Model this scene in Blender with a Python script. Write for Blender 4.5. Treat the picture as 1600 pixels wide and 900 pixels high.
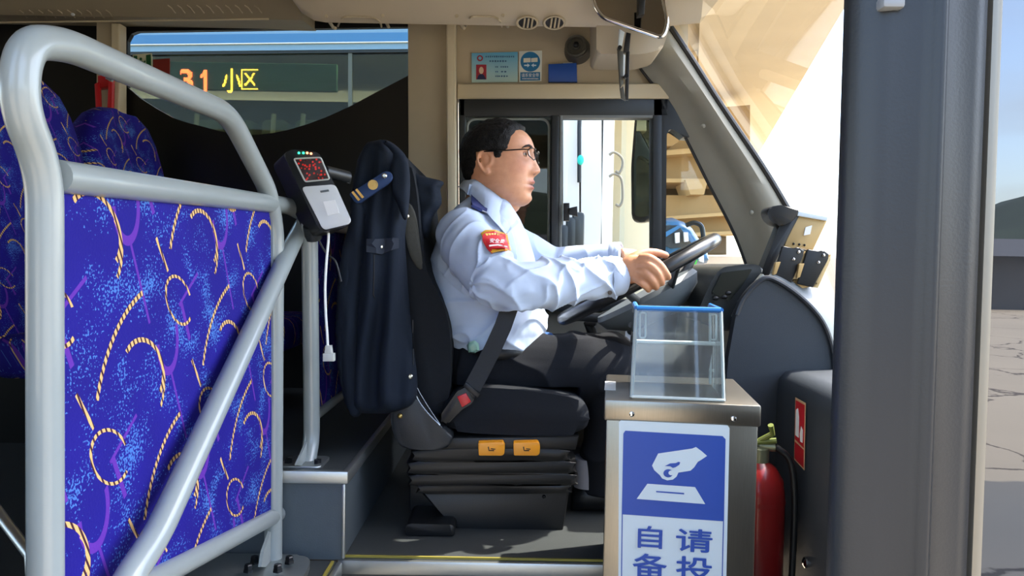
# Driver's cab of a city bus seen from the front door.
# World: X = forward in the bus (right in the picture), Y = across the bus away from the door, Z = up. Ground z = 0.
import bpy, bmesh, math, random
from mathutils import Vector, Matrix, noise
from mathutils.bvhtree import BVHTree
from mathutils.geometry import delaunay_2d_cdt
random.seed(7)
R = math.radians
for o in list(bpy.data.objects): bpy.data.objects.remove(o, do_unlink=True)
SC = bpy.context.scene
COL = SC.collection

# ---------------------------------------------------------------- camera
CAM = Vector((0, 0, 1.45)); F = 1200.0
ROT = (Matrix.Rotation(R(90 - 1.9), 3, 'X') @ Matrix.Rotation(R(1.0), 3, 'Z'))
cd = bpy.data.cameras.new('camera'); cd.sensor_width = 36; cd.lens = 27; cd.clip_start = .02; cd.clip_end = 900
cam = bpy.data.objects.new('camera', cd); COL.objects.link(cam)
cam.matrix_world = Matrix.Translation(CAM) @ ROT.to_4x4()
SC.camera = cam

# ---------------------------------------------------------------- sky, sun, exposure
SUN = Vector((0.48, 0.16, 0.80)).normalized()
W = bpy.data.worlds.new('sky'); SC.world = W; W.use_nodes = True
wn = W.node_tree; wn.nodes.clear()
wo = wn.nodes.new('ShaderNodeOutputWorld'); wb = wn.nodes.new('ShaderNodeBackground')
ws = wn.nodes.new('ShaderNodeTexSky'); ws.sky_type = 'NISHITA'; ws.sun_disc = False
ws.sun_elevation = math.asin(SUN.z); ws.sun_rotation = math.atan2(SUN.x, SUN.y)
ws.air_density = 1.0; ws.dust_density = 2.5; ws.altitude = 100
# thin streaky cloud, denser towards the horizon, all round the sky
tcw = wn.nodes.new('ShaderNodeTexCoord'); mpw = wn.nodes.new('ShaderNodeMapping'); mpw.inputs['Scale'].default_value = (2.2, 2.2, 9)
nw = wn.nodes.new('ShaderNodeTexNoise'); nw.inputs['Scale'].default_value = 1.6; nw.inputs['Detail'].default_value = 7
rw = wn.nodes.new('ShaderNodeMapRange'); rw.inputs[1].default_value = .46; rw.inputs[2].default_value = .72; rw.inputs[4].default_value = .75
szw = wn.nodes.new('ShaderNodeSeparateXYZ'); hz = wn.nodes.new('ShaderNodeMapRange'); hz.inputs[1].default_value = .26; hz.inputs[2].default_value = .05; hz.inputs[3].default_value = .25; hz.inputs[4].default_value = 1.0
mm = wn.nodes.new('ShaderNodeMath'); mm.operation = 'MULTIPLY'
mxw = wn.nodes.new('ShaderNodeMix'); mxw.data_type = 'RGBA'; mxw.inputs[7].default_value = (2.4, 2.45, 2.5, 1)
wn.links.new(tcw.outputs['Generated'], mpw.inputs[0]); wn.links.new(mpw.outputs[0], nw.inputs['Vector']); wn.links.new(nw.outputs[0], rw.inputs[0])
wn.links.new(tcw.outputs['Generated'], szw.inputs[0]); wn.links.new(szw.outputs[2], hz.inputs[0])
wn.links.new(rw.outputs[0], mm.inputs[0]); wn.links.new(hz.outputs[0], mm.inputs[1]); wn.links.new(mm.outputs[0], mxw.inputs[0])
wn.links.new(ws.outputs[0], mxw.inputs[6]); wn.links.new(mxw.outputs[2], wb.inputs[0]); wb.inputs[1].default_value = 0.42
wn.links.new(wb.outputs[0], wo.inputs[0])
sd = bpy.data.lights.new('sun', 'SUN'); sd.energy = 4.5; sd.angle = R(0.6); sd.color = (1, .93, .82)
so = bpy.data.objects.new('sun', sd); COL.objects.link(so)
so.rotation_euler = SUN.to_track_quat('Z', 'Y').to_euler(); so.location = (20, -8, 20)
SC.view_settings.view_transform = 'Standard'; SC.view_settings.look = 'None'
SC.view_settings.gamma = 1; SC.view_settings.use_curve_mapping = False
SC.view_settings.exposure = 1.5

# ---------------------------------------------------------------- helpers
def ray(px, py):
    return ROT @ Vector(((px - 800) / F, (450 - py) / F, -1))
def P(px, py, Y):
    d = ray(px, py); return CAM + d * (Y / d.y)
def PX(px, py, X):
    d = ray(px, py); return CAM + d * (X / d.x)
def PZ(px, py, Z):
    d = ray(px, py); return CAM + d * ((Z - CAM.z) / d.z)

def lin(h):
    h = h.lstrip('#'); c = [int(h[i:i+2], 16) / 255 for i in (0, 2, 4)]
    return tuple(x / 12.92 if x <= .04045 else ((x + .055) / 1.055) ** 2.4 for x in c)

class V:
    """a shader value: arithmetic on it makes Math nodes"""
    nt = None
    def __init__(s, k): s.k = k
    @staticmethod
    def op(o, *a):
        n = V.nt.nodes.new('ShaderNodeMath'); n.operation = o
        for i, x in enumerate(a):
            if isinstance(x, V): V.nt.links.new(x.k, n.inputs[i])
            else: n.inputs[i].default_value = x
        return V(n.outputs[0])
    def __add__(s, b): return V.op('ADD', s, b)
    __radd__ = __add__
    def __sub__(s, b): return V.op('SUBTRACT', s, b)
    def __rsub__(s, b): return V.op('SUBTRACT', b, s)
    def __mul__(s, b): return V.op('MULTIPLY', s, b)
    __rmul__ = __mul__
    def __truediv__(s, b): return V.op('DIVIDE', s, b)
    def lt(s, b): return V.op('LESS_THAN', s, b)
    def gt(s, b): return V.op('GREATER_THAN', s, b)
    def floor(s): return V.op('FLOOR', s)
    def fract(s): return V.op('FRACT', s)
    def abs(s): return V.op('ABSOLUTE', s)
    def sqrt(s): return V.op('SQRT', s)
    def max(s, b): return V.op('MAXIMUM', s, b)

MATS = {}
def mat(name, col, rough=.5, metal=0, var=.06, scale=40, bump=0, bscale=None, coat=0, emit=0, spec=.5, stretch=None, sheen=0):
    """procedural Principled material: colour mottled by noise, optional fine relief"""
    if name in MATS: return MATS[name]
    m = bpy.data.materials.new(name); MATS[name] = m; m.use_nodes = True
    nt = m.node_tree; b = nt.nodes['Principled BSDF']
    c = lin(col) if isinstance(col, str) else col
    tc = nt.nodes.new('ShaderNodeTexCoord'); mp = nt.nodes.new('ShaderNodeMapping')
    nt.links.new(tc.outputs['Object'], mp.inputs[0])
    if stretch: mp.inputs['Scale'].default_value = stretch
    n = nt.nodes.new('ShaderNodeTexNoise'); n.inputs['Scale'].default_value = scale; n.inputs['Detail'].default_value = 4
    nt.links.new(mp.outputs[0], n.inputs['Vector'])
    mx = nt.nodes.new('ShaderNodeMix'); mx.data_type = 'RGBA'
    mx.inputs[6].default_value = (*[x * (1 - var) for x in c], 1); mx.inputs[7].default_value = (*[min(1, x * (1 + var)) for x in c], 1)
    nt.links.new(n.outputs[0], mx.inputs[0]); nt.links.new(mx.outputs[2], b.inputs['Base Color'])
    b.inputs['Roughness'].default_value = rough; b.inputs['Metallic'].default_value = metal
    b.inputs['Specular IOR Level'].default_value = spec
    if coat: b.inputs['Coat Weight'].default_value = coat; b.inputs['Coat Roughness'].default_value = .08
    if sheen: b.inputs['Sheen Weight'].default_value = sheen
    if emit:
        b.inputs['Emission Strength'].default_value = emit; nt.links.new(mx.outputs[2], b.inputs['Emission Color'])
    if bump:
        n2 = nt.nodes.new('ShaderNodeTexNoise'); n2.inputs['Scale'].default_value = bscale or 300; n2.inputs['Detail'].default_value = 3
        nt.links.new(mp.outputs[0], n2.inputs['Vector'])
        bp = nt.nodes.new('ShaderNodeBump'); bp.inputs['Strength'].default_value = bump; bp.inputs['Distance'].default_value = .004
        nt.links.new(n2.outputs[0], bp.inputs['Height']); nt.links.new(bp.outputs[0], b.inputs['Normal'])
    return m

def glassmat(name, tint, gloss=1.0, rough=.01, dirt=0):
    if name in MATS: return MATS[name]
    m = bpy.data.materials.new(name); MATS[name] = m; m.use_nodes = True
    nt = m.node_tree; nt.nodes.clear(); o = nt.nodes.new('ShaderNodeOutputMaterial')
    t = nt.nodes.new('ShaderNodeBsdfTransparent'); t.inputs[0].default_value = (*tint, 1)
    g = nt.nodes.new('ShaderNodeBsdfGlossy'); g.inputs['Roughness'].default_value = rough
    fr = nt.nodes.new('ShaderNodeFresnel'); fr.inputs[0].default_value = 1.45
    ml = nt.nodes.new('ShaderNodeMath'); ml.operation = 'MULTIPLY'; ml.inputs[1].default_value = gloss; ml.use_clamp = True
    nt.links.new(fr.outputs[0], ml.inputs[0])
    x = nt.nodes.new('ShaderNodeMixShader'); nt.links.new(ml.outputs[0], x.inputs[0])
    nt.links.new(t.outputs[0], x.inputs[1]); nt.links.new(g.outputs[0], x.inputs[2])
    last = x
    if dirt:
        d = nt.nodes.new('ShaderNodeBsdfDiffuse'); d.inputs[0].default_value = (.75, .78, .8, 1)
        tc = nt.nodes.new('ShaderNodeTexCoord'); n = nt.nodes.new('ShaderNodeTexNoise'); n.inputs['Scale'].default_value = 30; n.inputs['Detail'].default_value = 6
        nt.links.new(tc.outputs['Object'], n.inputs['Vector'])
        mm = nt.nodes.new('ShaderNodeMath'); mm.operation = 'MULTIPLY'; mm.inputs[1].default_value = dirt * 2
        nt.links.new(n.outputs[0], mm.inputs[0])
        y = nt.nodes.new('ShaderNodeMixShader'); nt.links.new(mm.outputs[0], y.inputs[0])
        nt.links.new(x.outputs[0], y.inputs[1]); nt.links.new(d.outputs[0], y.inputs[2]); last = y
    nt.links.new(last.outputs[0], o.inputs[0]); return m

def tagset(o, label=None, cat=None, group=None, kind=None):
    if label: o['label'] = label
    if cat: o['category'] = cat
    if group: o['group'] = group
    if kind: o['kind'] = kind
    return o
def thing(name, label, cat, loc=(0, 0, 0), group=None, kind=None):
    o = bpy.data.objects.new(name, None); COL.objects.link(o); o.location = loc; o.empty_display_size = .05
    return tagset(o, label, cat, group, kind)
def under(o, parent):
    if parent is not None:
        o.parent = parent
        p = parent; M = Matrix.Identity(4)
        L = Vector((0, 0, 0))
        while p is not None:
            L += Vector(p.location) if p.type == 'EMPTY' else Vector((0, 0, 0)); p = p.parent
        if parent.type == 'EMPTY': o.matrix_parent_inverse = Matrix.Translation(-L)
    return o
def finish(bm, name, m, parent=None, smooth=38, keep=False):
    if not keep: bmesh.ops.recalc_face_normals(bm, faces=bm.faces[:])
    me = bpy.data.meshes.new(name); bm.to_mesh(me); bm.free()
    if smooth is not None:
        me.shade_smooth()
        if smooth < 180: me.set_sharp_from_angle(angle=R(smooth))
    o = bpy.data.objects.new(name, me); COL.objects.link(o)
    if m is not None: me.materials.append(m)
    return under(o, parent)

def fillet(pts, rad, n=6, closed=False):
    """round the corners of a polyline"""
    pts = [Vector(p) for p in pts]; out = []
    N = len(pts)
    for i, p in enumerate(pts):
        if not closed and i in (0, N - 1): out.append(p); continue
        a, b = pts[i - 1] - p, pts[(i + 1) % N] - p
        r = rad[i] if isinstance(rad, (list, tuple)) else rad
        r = min(r, a.length * .49, b.length * .49)
        if r < 1e-6: out.append(p); continue
        A, B = p + a.normalized() * r, p + b.normalized() * r
        for k in range(n + 1):
            t = k / n; out.append(A * (1 - t) ** 2 + p * 2 * t * (1 - t) + B * t * t)
    return out
def catmull(pts, n=6, closed=False):
    pts = [Vector(p) for p in pts]; N = len(pts); out = []
    for i in range(N if closed else N - 1):
        g = (lambda k: pts[k % N]) if closed else (lambda k: pts[max(0, min(N - 1, k))])
        p0, p1, p2, p3 = g(i - 1), g(i), g(i + 1), g(i + 2)
        for k in range(n):
            t = k / n
            out.append(.5 * (2 * p1 + (p2 - p0) * t + (2 * p0 - 5 * p1 + 4 * p2 - p3) * t * t + (3 * p1 - p0 - 3 * p2 + p3) * t ** 3))
    if not closed: out.append(pts[-1])
    return out
def lerpt(tab, x):
    if x <= tab[0][0]: return tab[0][1]
    for (a, u), (b, v) in zip(tab, tab[1:]):
        if x <= b:
            t = (x - a) / (b - a); t = t * t * (3 - 2 * t) * .5 + t * .5
            return u + (v - u) * t
    return tab[-1][1]

class B:
    """collects shapes into one mesh"""
    def __init__(s): s.bm = bmesh.new()
    def merge(s, bm):
        me = bpy.data.meshes.new('t'); bm.to_mesh(me); bm.free(); s.bm.from_mesh(me); bpy.data.meshes.remove(me); return s
    def add(s, verts, faces):
        vs = [s.bm.verts.new(v) for v in verts]
        for f in faces:
            try: s.bm.faces.new([vs[i] for i in f])
            except ValueError: pass
        return s
    def box(s, c, size, rot=None, bev=0, seg=2):
        bm = bmesh.new(); bmesh.ops.create_cube(bm, size=1)
        bmesh.ops.scale(bm, vec=size, verts=bm.verts)
        if bev: bmesh.ops.bevel(bm, geom=bm.edges[:], offset=min(bev, min(size) * .49), segments=seg, affect='EDGES', profile=.5)
        M = Matrix.Translation(c) @ (rot.to_4x4() if rot is not None else Matrix.Identity(4))
        bmesh.ops.transform(bm, matrix=M, verts=bm.verts); return s.merge(bm)
    def prism(s, pts, vec, bev=0, seg=2):
        bm = bmesh.new(); vec = Vector(vec)
        a = [bm.verts.new(p) for p in pts]; b = [bm.verts.new(Vector(p) + vec) for p in pts]
        n = len(pts); bm.faces.new(a); bm.faces.new(b[::-1])
        for i in range(n): bm.faces.new((a[i], b[i], b[(i + 1) % n], a[(i + 1) % n]))
        if bev:
            es = [e for e in bm.edges if (e.verts[0] in a) == (e.verts[1] in a)]
            bmesh.ops.bevel(bm, geom=es, offset=bev, segments=seg, affect='EDGES', profile=.5, clamp_overlap=True)
        return s.merge(bm)
    def hull(s, pts):
        """8 corners: 4 of one end, 4 of the other"""
        return s.add(pts, [(0, 1, 2, 3), (7, 6, 5, 4), (0, 4, 5, 1), (1, 5, 6, 2), (2, 6, 7, 3), (3, 7, 4, 0)])
    def loft(s, rings, cap=True):
        n = len(rings[0]); vs = [[s.bm.verts.new(p) for p in r] for r in rings]
        for a, b in zip(vs, vs[1:]):
            for i in range(n): s.bm.faces.new((a[i], a[(i + 1) % n], b[(i + 1) % n], b[i]))
        if cap: s.bm.faces.new(vs[0][::-1]); s.bm.faces.new(vs[-1])
        return s
    def sheet(s, rows):
        vs = [[s.bm.verts.new(p) for p in r] for r in rows]
        for a, b in zip(vs, vs[1:]):
            for i in range(len(a) - 1): s.bm.faces.new((a[i], a[i + 1], b[i + 1], b[i]))
        return s
    def tube(s, path, r, n=14, cap=True, closed=False, flat=None):
        path = [Vector(p) for p in path]; N = len(path); rings = []; nrm = None
        for i, p in enumerate(path):
            if closed: t = (path[(i + 1) % N] - path[i - 1]).normalized()
            else: t = (path[min(i + 1, N - 1)] - path[max(i - 1, 0)]).normalized()
            if nrm is None:
                up = Vector((0, 0, 1)) if abs(t.z) < .9 else Vector((1, 0, 0)); nrm = (up - t * up.dot(t)).normalized()
            else: nrm = (nrm - t * nrm.dot(t)).normalized()
            bi = t.cross(nrm); rr = r[i] if isinstance(r, (list, tuple)) else r
            fl = flat or 1
            rings.append([p + (nrm * math.cos(2 * math.pi * k / n) + bi * (fl * math.sin(2 * math.pi * k / n))) * rr for k in range(n)])
        if closed: rings.append(rings[0]); return s.loft_closed(rings)
        return s.loft(rings, cap)
    def loft_closed(s, rings):
        n = len(rings[0]); vs = [[s.bm.verts.new(p) for p in r] for r in rings[:-1]]; vs.append(vs[0])
        for a, b in zip(vs, vs[1:]):
            for i in range(n): s.bm.faces.new((a[i], a[(i + 1) % n], b[(i + 1) % n], b[i]))
        return s
    def lathe(s, prof, o, axis=(0, 0, 1), n=28, cap=True):
        ax = Vector(axis).normalized(); u = ax.orthogonal().normalized(); w = ax.cross(u); o = Vector(o)
        return s.loft([[o + ax * h + (u * math.cos(2 * math.pi * k / n) + w * math.sin(2 * math.pi * k / n)) * max(r, 1e-5) for k in range(n)] for r, h in prof], cap)
    def sphere(s, c, r, n=20, rot=None):
        bm = bmesh.new(); bmesh.ops.create_uvsphere(bm, u_segments=n, v_segments=max(6, n * 2 // 3), radius=1)
        rr = (r, r, r) if isinstance(r, (int, float)) else r
        M = Matrix.Translation(c) @ (rot.to_4x4() if rot is not None else Matrix.Identity(4)) @ Matrix.Diagonal((*rr, 1))
        bmesh.ops.transform(bm, matrix=M, verts=bm.verts); return s.merge(bm)
    def done(s, name, m, parent=None, smooth=38): return finish(s.bm, name, m, parent, smooth)

def flatpts(outline, step=None):
    """triangulate a 2D polygon, with interior grid points when step is given"""
    vs = [Vector((p[0], p[1])) for p in outline]; n = len(vs)
    es = [(i, (i + 1) % n) for i in range(n)]
    if step:
        x0, x1 = min(v.x for v in vs), max(v.x for v in vs); y0, y1 = min(v.y for v in vs), max(v.y for v in vs)
        def inside(x, y):
            c = False
            for i in range(n):
                a, b = vs[i], vs[(i + 1) % n]
                if (a.y > y) != (b.y > y) and x < (b.x - a.x) * (y - a.y) / (b.y - a.y) + a.x: c = not c
            return c
        def edist(x, y):
            m = 1e9
            for i in range(n):
                a, b = vs[i], vs[(i + 1) % n]; d = b - a; q = Vector((x, y)) - a
                t = max(0, min(1, q.dot(d) / max(d.length_squared, 1e-9))); m = min(m, (q - d * t).length)
            return m
        y = y0 + step * .5; r = 0; ds = [0] * n
        while y < y1:
            x = x0 + step * (.5 if r % 2 else .25)
            while x < x1:
                if inside(x, y):
                    e = edist(x, y)
                    if e > step * .45: vs.append(Vector((x, y))); ds.append(e)
                x += step
            y += step * .87; r += 1
    else: ds = [0] * n
    V2, _, Fc, OV, _, _ = delaunay_2d_cdt(vs, es, [], 1, 1e-6)
    D = [ds[OV[i][0]] if OV[i] else 0 for i in range(len(V2))]
    return V2, Fc, D
def dens(outline, step, closed=True):
    out = []; n = len(outline)
    for i in range(n if closed else n - 1):
        a, b = Vector(outline[i][:2]), Vector(outline[(i + 1) % n][:2]); k = max(1, int((b - a).length / step))
        out += [tuple(a.lerp(b, j / k)) for j in range(k)]
    return out
def inflate(bb, outline, Yf, thick, rim, step=6, wr=None, back=1.0):
    """a soft body from an outline (px) standing at depth Yf: bulges towards and away from the viewer"""
    V2, Fc, D = flatpts(dens(outline, step), step); fr = []; bk = []
    for v, d in zip(V2, D):
        t = min(1, d / rim); h = thick * math.sqrt(max(0, 1 - (1 - t) ** 2))
        Y = Yf(v.x, v.y) if callable(Yf) else Yf
        w = wr(v.x, v.y) * t if wr else 0
        p = P(v.x, v.y, Y); fr.append(p + Vector((0, -h + w, 0))); bk.append(p + Vector((0, h * back, 0)))
    n = len(V2); bnd = [d == 0 for d in D]
    idx = list(range(n)); verts = list(fr)
    for i in range(n):
        if bnd[i]: idx[i] = i
        else: idx[i] = len(verts); verts.append(bk[i])
    faces = [tuple(f) for f in Fc] + [tuple(idx[i] for i in reversed(f)) for f in Fc]
    bb.add(verts, faces); return bb

def bvh(o):
    dg = bpy.context.evaluated_depsgraph_get(); dg.update()
    me = o.data; M = o.matrix_world
    bm = bmesh.new(); bm.from_mesh(me); t = BVHTree.FromBMesh(bm); bm.free(); return t
def onto(tree, px, py, off=.002, Y=2):
    d = ray(px, py).normalized(); h = tree.ray_cast(CAM, d)
    if h[0] is None: return P(px, py, Y)
    n = h[1] if h[1].dot(d) < 0 else -h[1]
    return h[0] + n * off
def decal(name, outline, tree, m, parent, off=.002, step=None, th=.0015, Y=2):
    """a thin patch laid on a surface, outline in px"""
    o = dens(outline, step) if step else outline
    V2, Fc, D = flatpts(o, step); b = B()
    t = [onto(tree, v.x, v.y, off + th, Y) for v in V2]; u = [onto(tree, v.x, v.y, off - .001, Y) for v in V2]
    n = len(V2); fs = [tuple(f) for f in Fc] + [tuple(i + n for i in reversed(f)) for f in Fc]
    cnt = {}
    for f in Fc:
        for i in range(len(f)):
            e = (f[i], f[(i + 1) % len(f)]); cnt[e] = 1
    for (i, j) in list(cnt):
        if (j, i) not in cnt: fs.append((j, i, i + n, j + n))
    b.add(t + u, fs); return b.done(name, m, parent, 30)

_tx = {}
def text2d(s, bold=0):
    """outline mesh of a string, 1 unit high, centred: (verts, faces)"""
    if (s, bold) in _tx: return _tx[(s, bold)]
    cu = bpy.data.curves.new('t', 'FONT'); cu.body = s; cu.size = 1; cu.align_x = 'CENTER'; cu.align_y = 'CENTER'; cu.offset = bold; cu.resolution_u = 3
    o = bpy.data.objects.new('t', cu); COL.objects.link(o)
    dg = bpy.context.evaluated_depsgraph_get(); dg.update()
    me = bpy.data.meshes.new_from_object(o.evaluated_get(dg))
    v = [Vector(p.co) for p in me.vertices]; f = [tuple(p.vertices) for p in me.polygons]
    bpy.data.objects.remove(o); bpy.data.curves.remove(cu); bpy.data.meshes.remove(me)
    if v:
        x0, x1 = min(p.x for p in v), max(p.x for p in v); y0, y1 = min(p.y for p in v), max(p.y for p in v)
        v = [((p.x - (x0 + x1) / 2) / (x1 - x0), (p.y - (y0 + y1) / 2) / (y1 - y0)) for p in v]
    _tx[(s, bold)] = (v, f); return v, f
def textmesh(name, s, c, right, up, w, h, m, parent, bold=0, lift=.0008):
    """flat lettering: centre c, unit vectors right/up, overall width and height in metres"""
    v, f = text2d(s); right = Vector(right).normalized(); up = Vector(up).normalized(); nn = right.cross(up)
    b = B()
    for i, (dx, dy) in enumerate([(0, 0)] + ([(math.cos(t), math.sin(t)) for t in [math.pi * k / 4 for k in range(8)]] if bold else [])):   # heavier strokes: shifted copies
        b.add([Vector(c) + right * (x * w + dx * bold * w) + up * (y * h + dy * bold * h) + nn * (lift + i * .00004) for x, y in v], f)
    o = finish(b.bm, name, m, parent, None, keep=True); return o
def bake(o, mods):
    """apply modifiers given as (type, {settings}) and return the plain mesh object"""
    for t, kw in mods:
        md = o.modifiers.new(t, t)
        for k, v in kw.items(): setattr(md, k, v)
    dg = bpy.context.evaluated_depsgraph_get(); dg.update()
    me = bpy.data.meshes.new_from_object(o.evaluated_get(dg)); old = o.data
    o.modifiers.clear(); o.data = me; bpy.data.meshes.remove(old); me.name = o.name
    return o
def set_uv(o, fn):
    me = o.data; uv = me.uv_layers.new(name='UVMap')
    co = [v.co for v in me.vertices]
    for l in me.loops: uv.data[l.index].uv = fn(co[l.vertex_index])
def copy_tree(o, parent=None, shift=None):
    c = o.copy(); COL.objects.link(c); c.parent = parent
    if shift is not None: c.location = Vector(o.location) + Vector(shift)
    for ch in list(o.children): copy_tree(ch, c)
    return c

# ---------------------------------------------------------------- materials
def fabric():
    m = bpy.data.materials.new('seat_fabric'); MATS['seat_fabric'] = m; m.use_nodes = True
    nt = m.node_tree; V.nt = nt; b = nt.nodes['Principled BSDF']
    uvn = nt.nodes.new('ShaderNodeUVMap'); uvn.uv_map = 'UVMap'
    nz = nt.nodes.new('ShaderNodeTexNoise'); nz.inputs['Scale'].default_value = 9; nz.inputs['Detail'].default_value = 1
    nt.links.new(uvn.outputs[0], nz.inputs['Vector'])
    sp = nt.nodes.new('ShaderNodeSeparateXYZ'); nt.links.new(uvn.outputs[0], sp.inputs[0])
    U, Vv = V(sp.outputs[0]), V(sp.outputs[1])
    TW, TH, SH = .29, .17, .11
    def cell(cx, cy, rot=0, sx=1, sy=1):
        v = (Vv - cy) / TH + 100.5; row = v.floor(); y = (v - row - .5) * TH
        u = (U - cx + row * SH) / TW + 300.5; x = (u.fract() - .5) * TW
        c, s = math.cos(R(rot)), math.sin(R(rot))
        return (x * c + y * s) / sx, (y * c - x * s) / sy
    def arc(cx, cy, rad, mid, half, w, rot=0, sx=1, sy=1, ox=0, oy=0):
        x, y = cell(cx, cy, rot, sx, sy); x = x - ox; y = y - oy; r = (x * x + y * y).sqrt()
        ring = (r - rad).abs().lt(w)
        seg = (x * math.cos(R(mid)) + y * math.sin(R(mid))).gt(r * math.cos(R(half)))
        return ring * seg
    def seg(cx, cy, L, w, rot):
        x, y = cell(cx, cy, rot); return x.abs().lt(L / 2) * y.abs().lt(w)
    ow = .0034
    # long sweep falling to the left, with a short barb at its foot
    og = arc(.0, .0, .17, 138, 27, ow, 0, 1, 1, .126, -.114)
    og = og.max(seg(-.062, -.078, .055, ow * .8, -52))
    # hook: rises, bends over and drops back
    og = og.max(arc(.075, -.045, .045, 75, 92, ow, -25, 1.2, .85, 0, -.012))
    og = og.max(arc(.085, -.075, .05, 5, 42, ow * .9, 0, 1, 1, -.01, 0))
    # open loop
    og = og.max(arc(.17, .03, .036, 205, 150, ow * .7, -32, 1.25, .78))
    pu = arc(.135, -.02, .034, -80, 100, .0048, 8, .85, 1.25)
    pu = pu.max(seg(.06, .055, .11, .0024, -64)).max(seg(.2, .045, .075, .0026, 35)).max(seg(.19, .0, .06, .004, -62))
    dash = ((U * .8 + Vv * .45) * 130).fract().lt(.62)
    # woven pale blue specks in drifts
    n1 = nt.nodes.new('ShaderNodeTexNoise'); n1.inputs['Scale'].default_value = 270; n1.inputs['Detail'].default_value = 1
    n2 = nt.nodes.new('ShaderNodeTexNoise'); n2.inputs['Scale'].default_value = 16; n2.inputs['Detail'].default_value = 2
    for n in (n1, n2): nt.links.new(uvn.outputs[0], n.inputs['Vector'])
    speck = V(n1.outputs[0]).gt(1.10 - V(n2.outputs[0]) * .88)
    def mix(fac, a, c):
        x = nt.nodes.new('ShaderNodeMix'); x.data_type = 'RGBA'; nt.links.new(fac.k, x.inputs[0])
        if isinstance(a, tuple): x.inputs[6].default_value = (*a, 1)
        else: nt.links.new(a, x.inputs[6])
        if isinstance(c, tuple): x.inputs[7].default_value = (*c, 1)
        else: nt.links.new(c, x.inputs[7])
        return x.outputs[2]
    c = mix(V(nz.outputs[0]), lin('#18106f'), lin('#1e1784'))
    c = mix(speck, c, lin('#4470b8'))
    c = mix(pu, c, lin('#5c2c98'))
    sh = og  # dark red thread between the dashes
    c = mix(sh, c, lin('#40202c'))
    c = mix(og * dash, c, lin('#d6ae70'))
    nt.links.new(c, b.inputs['Base Color']); b.inputs['Roughness'].default_value = .85
    b.inputs['Specular IOR Level'].default_value = .2
    bp = nt.nodes.new('ShaderNodeBump'); bp.inputs['Strength'].default_value = .25; bp.inputs['Distance'].default_value = .002
    nt.links.new(n1.outputs[0], bp.inputs['Height']); nt.links.new(bp.outputs[0], b.inputs['Normal'])
    return m
FABRIC = fabric()
M = mat
m_rail = M('painted_rail', '#8f9695', .28, 0, .03, 30, coat=.3)
m_cream = M('cream_trim', '#b3a68c', .55, 0, .05, 20, .08, 500)
m_creaml = M('pale_cream_trim', '#d2c6a8', .45, 0, .04, 20)
m_taupe = M('taupe_wall', '#857e6e', .6, 0, .06, 15, .1, 400)
m_black = M('black_plastic', '#0f1113', .45, 0, .1, 40, .08, 500)
m_frit = M('black_frit', '#08090b', .35, 0, .05, 30)
m_char = M('charcoal_frame', '#24282a', .4, 0, .08, 30, .05, 300)
m_dash = M('dash_plastic', '#30363d', .55, 0, .06, 30, .15, 700)
m_dashl = M('dash_grey', '#5a6266', .5, 0, .05, 30, .1, 600)
m_apil = M('pillar_trim', '#8d8a7c', .6, 0, .05, 25, .1, 600)
m_vinyl = M('floor_vinyl', '#383c3d', .5, 0, .12, 60, .1, 300)
m_step = M('step_vinyl', '#4d565c', .55, 0, .08, 40, .08, 400)
m_alu = M('aluminium', '#b5b9b8', .35, .9, .06, 60, .1, 300, stretch=(1, 12, 12))
m_steel = M('brushed_steel', '#8f8a80', .30, .95, .12, 25, .06, 120, stretch=(30, 30, 1.5))
m_steeld = M('bolt_metal', '#2a2c30', .35, .8, .1, 50)
m_chrome = M('chrome', '#d8d8d8', .1, 1, .02, 10)
m_seat = M('seat_cloth', '#202328', .9, 0, .12, 120, .25, 900, spec=.2)
m_seatg = M('seat_cloth_grey', '#4a4a46', .9, 0, .15, 150, .25, 900, spec=.2)
m_coat = M('navy_wool', '#161e2a', .85, 0, .1, 150, .2, 800, spec=.2)
m_yel = M('amber_plastic', '#f5a020', .4, 0, .04, 30)
m_red = M('red_plastic', '#c8202a', .35, 0, .05, 30)
m_redp = M('red_paint', '#7c1010', .3, 0, .08, 20, coat=.4)
m_white = M('white_plastic', '#d4d8da', .4, 0, .03, 30)
m_paper = M('white_paper', '#eef0f0', .7, 0, .02, 30)
m_blue = M('blue_print', '#1c48a4', .45, 0, .03, 20)
m_blue2 = M('blue_card', '#1d4c9c', .5, 0, .06, 40)
m_sign = M('sign_white', '#cfdce2', .45, 0, .02, 20)
m_skin = None
m_shirt = M('shirt_cotton', '#bccbe2', .8, 0, .03, 60, .12, 900, spec=.25)
m_pants = M('dark_trousers', '#14171d', .85, 0, .1, 100, .2, 800, spec=.2)
m_hair = M('black_hair', '#0b0a0a', .6, 0, .4, 90, 1.0, 330, spec=.25)
m_ramp = M('ramp_concrete_sunlit', '#c4a574', .9, 0, .12, .8, .3, 3)  # lighter copy for the ledges: sunlight put into the colour
m_rampd = M('ramp_concrete_mid', '#a98c60', .9, 0, .15, 1.2, .3, 3)  # middle tone for parapet and fascia
m_rampk = M('ramp_concrete_shaded', '#6e5d44', .9, 0, .15, 1.2, .3, 3)  # darker copy for recess and undercroft: shade put into the colour
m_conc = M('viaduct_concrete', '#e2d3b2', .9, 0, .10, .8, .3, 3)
m_concd = M('viaduct_concrete_mid', '#d2c2a0', .9, 0, .12, 1.2, .3, 3)  # slightly darker tone, for the box girder and one pier
m_conck = M('viaduct_concrete_dark', '#a5977c', .9, 0, .15, 1.2, .3, 3)  # darkest deck tone, for the drip edge
g_clear = glassmat('clear_glass', (.92, .95, .94), 1)
g_wind = glassmat('windshield_glass', (.94, .95, .94), .25)
g_tint = glassmat('tinted_glass', (.42, .45, .43), 1.2)
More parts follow.
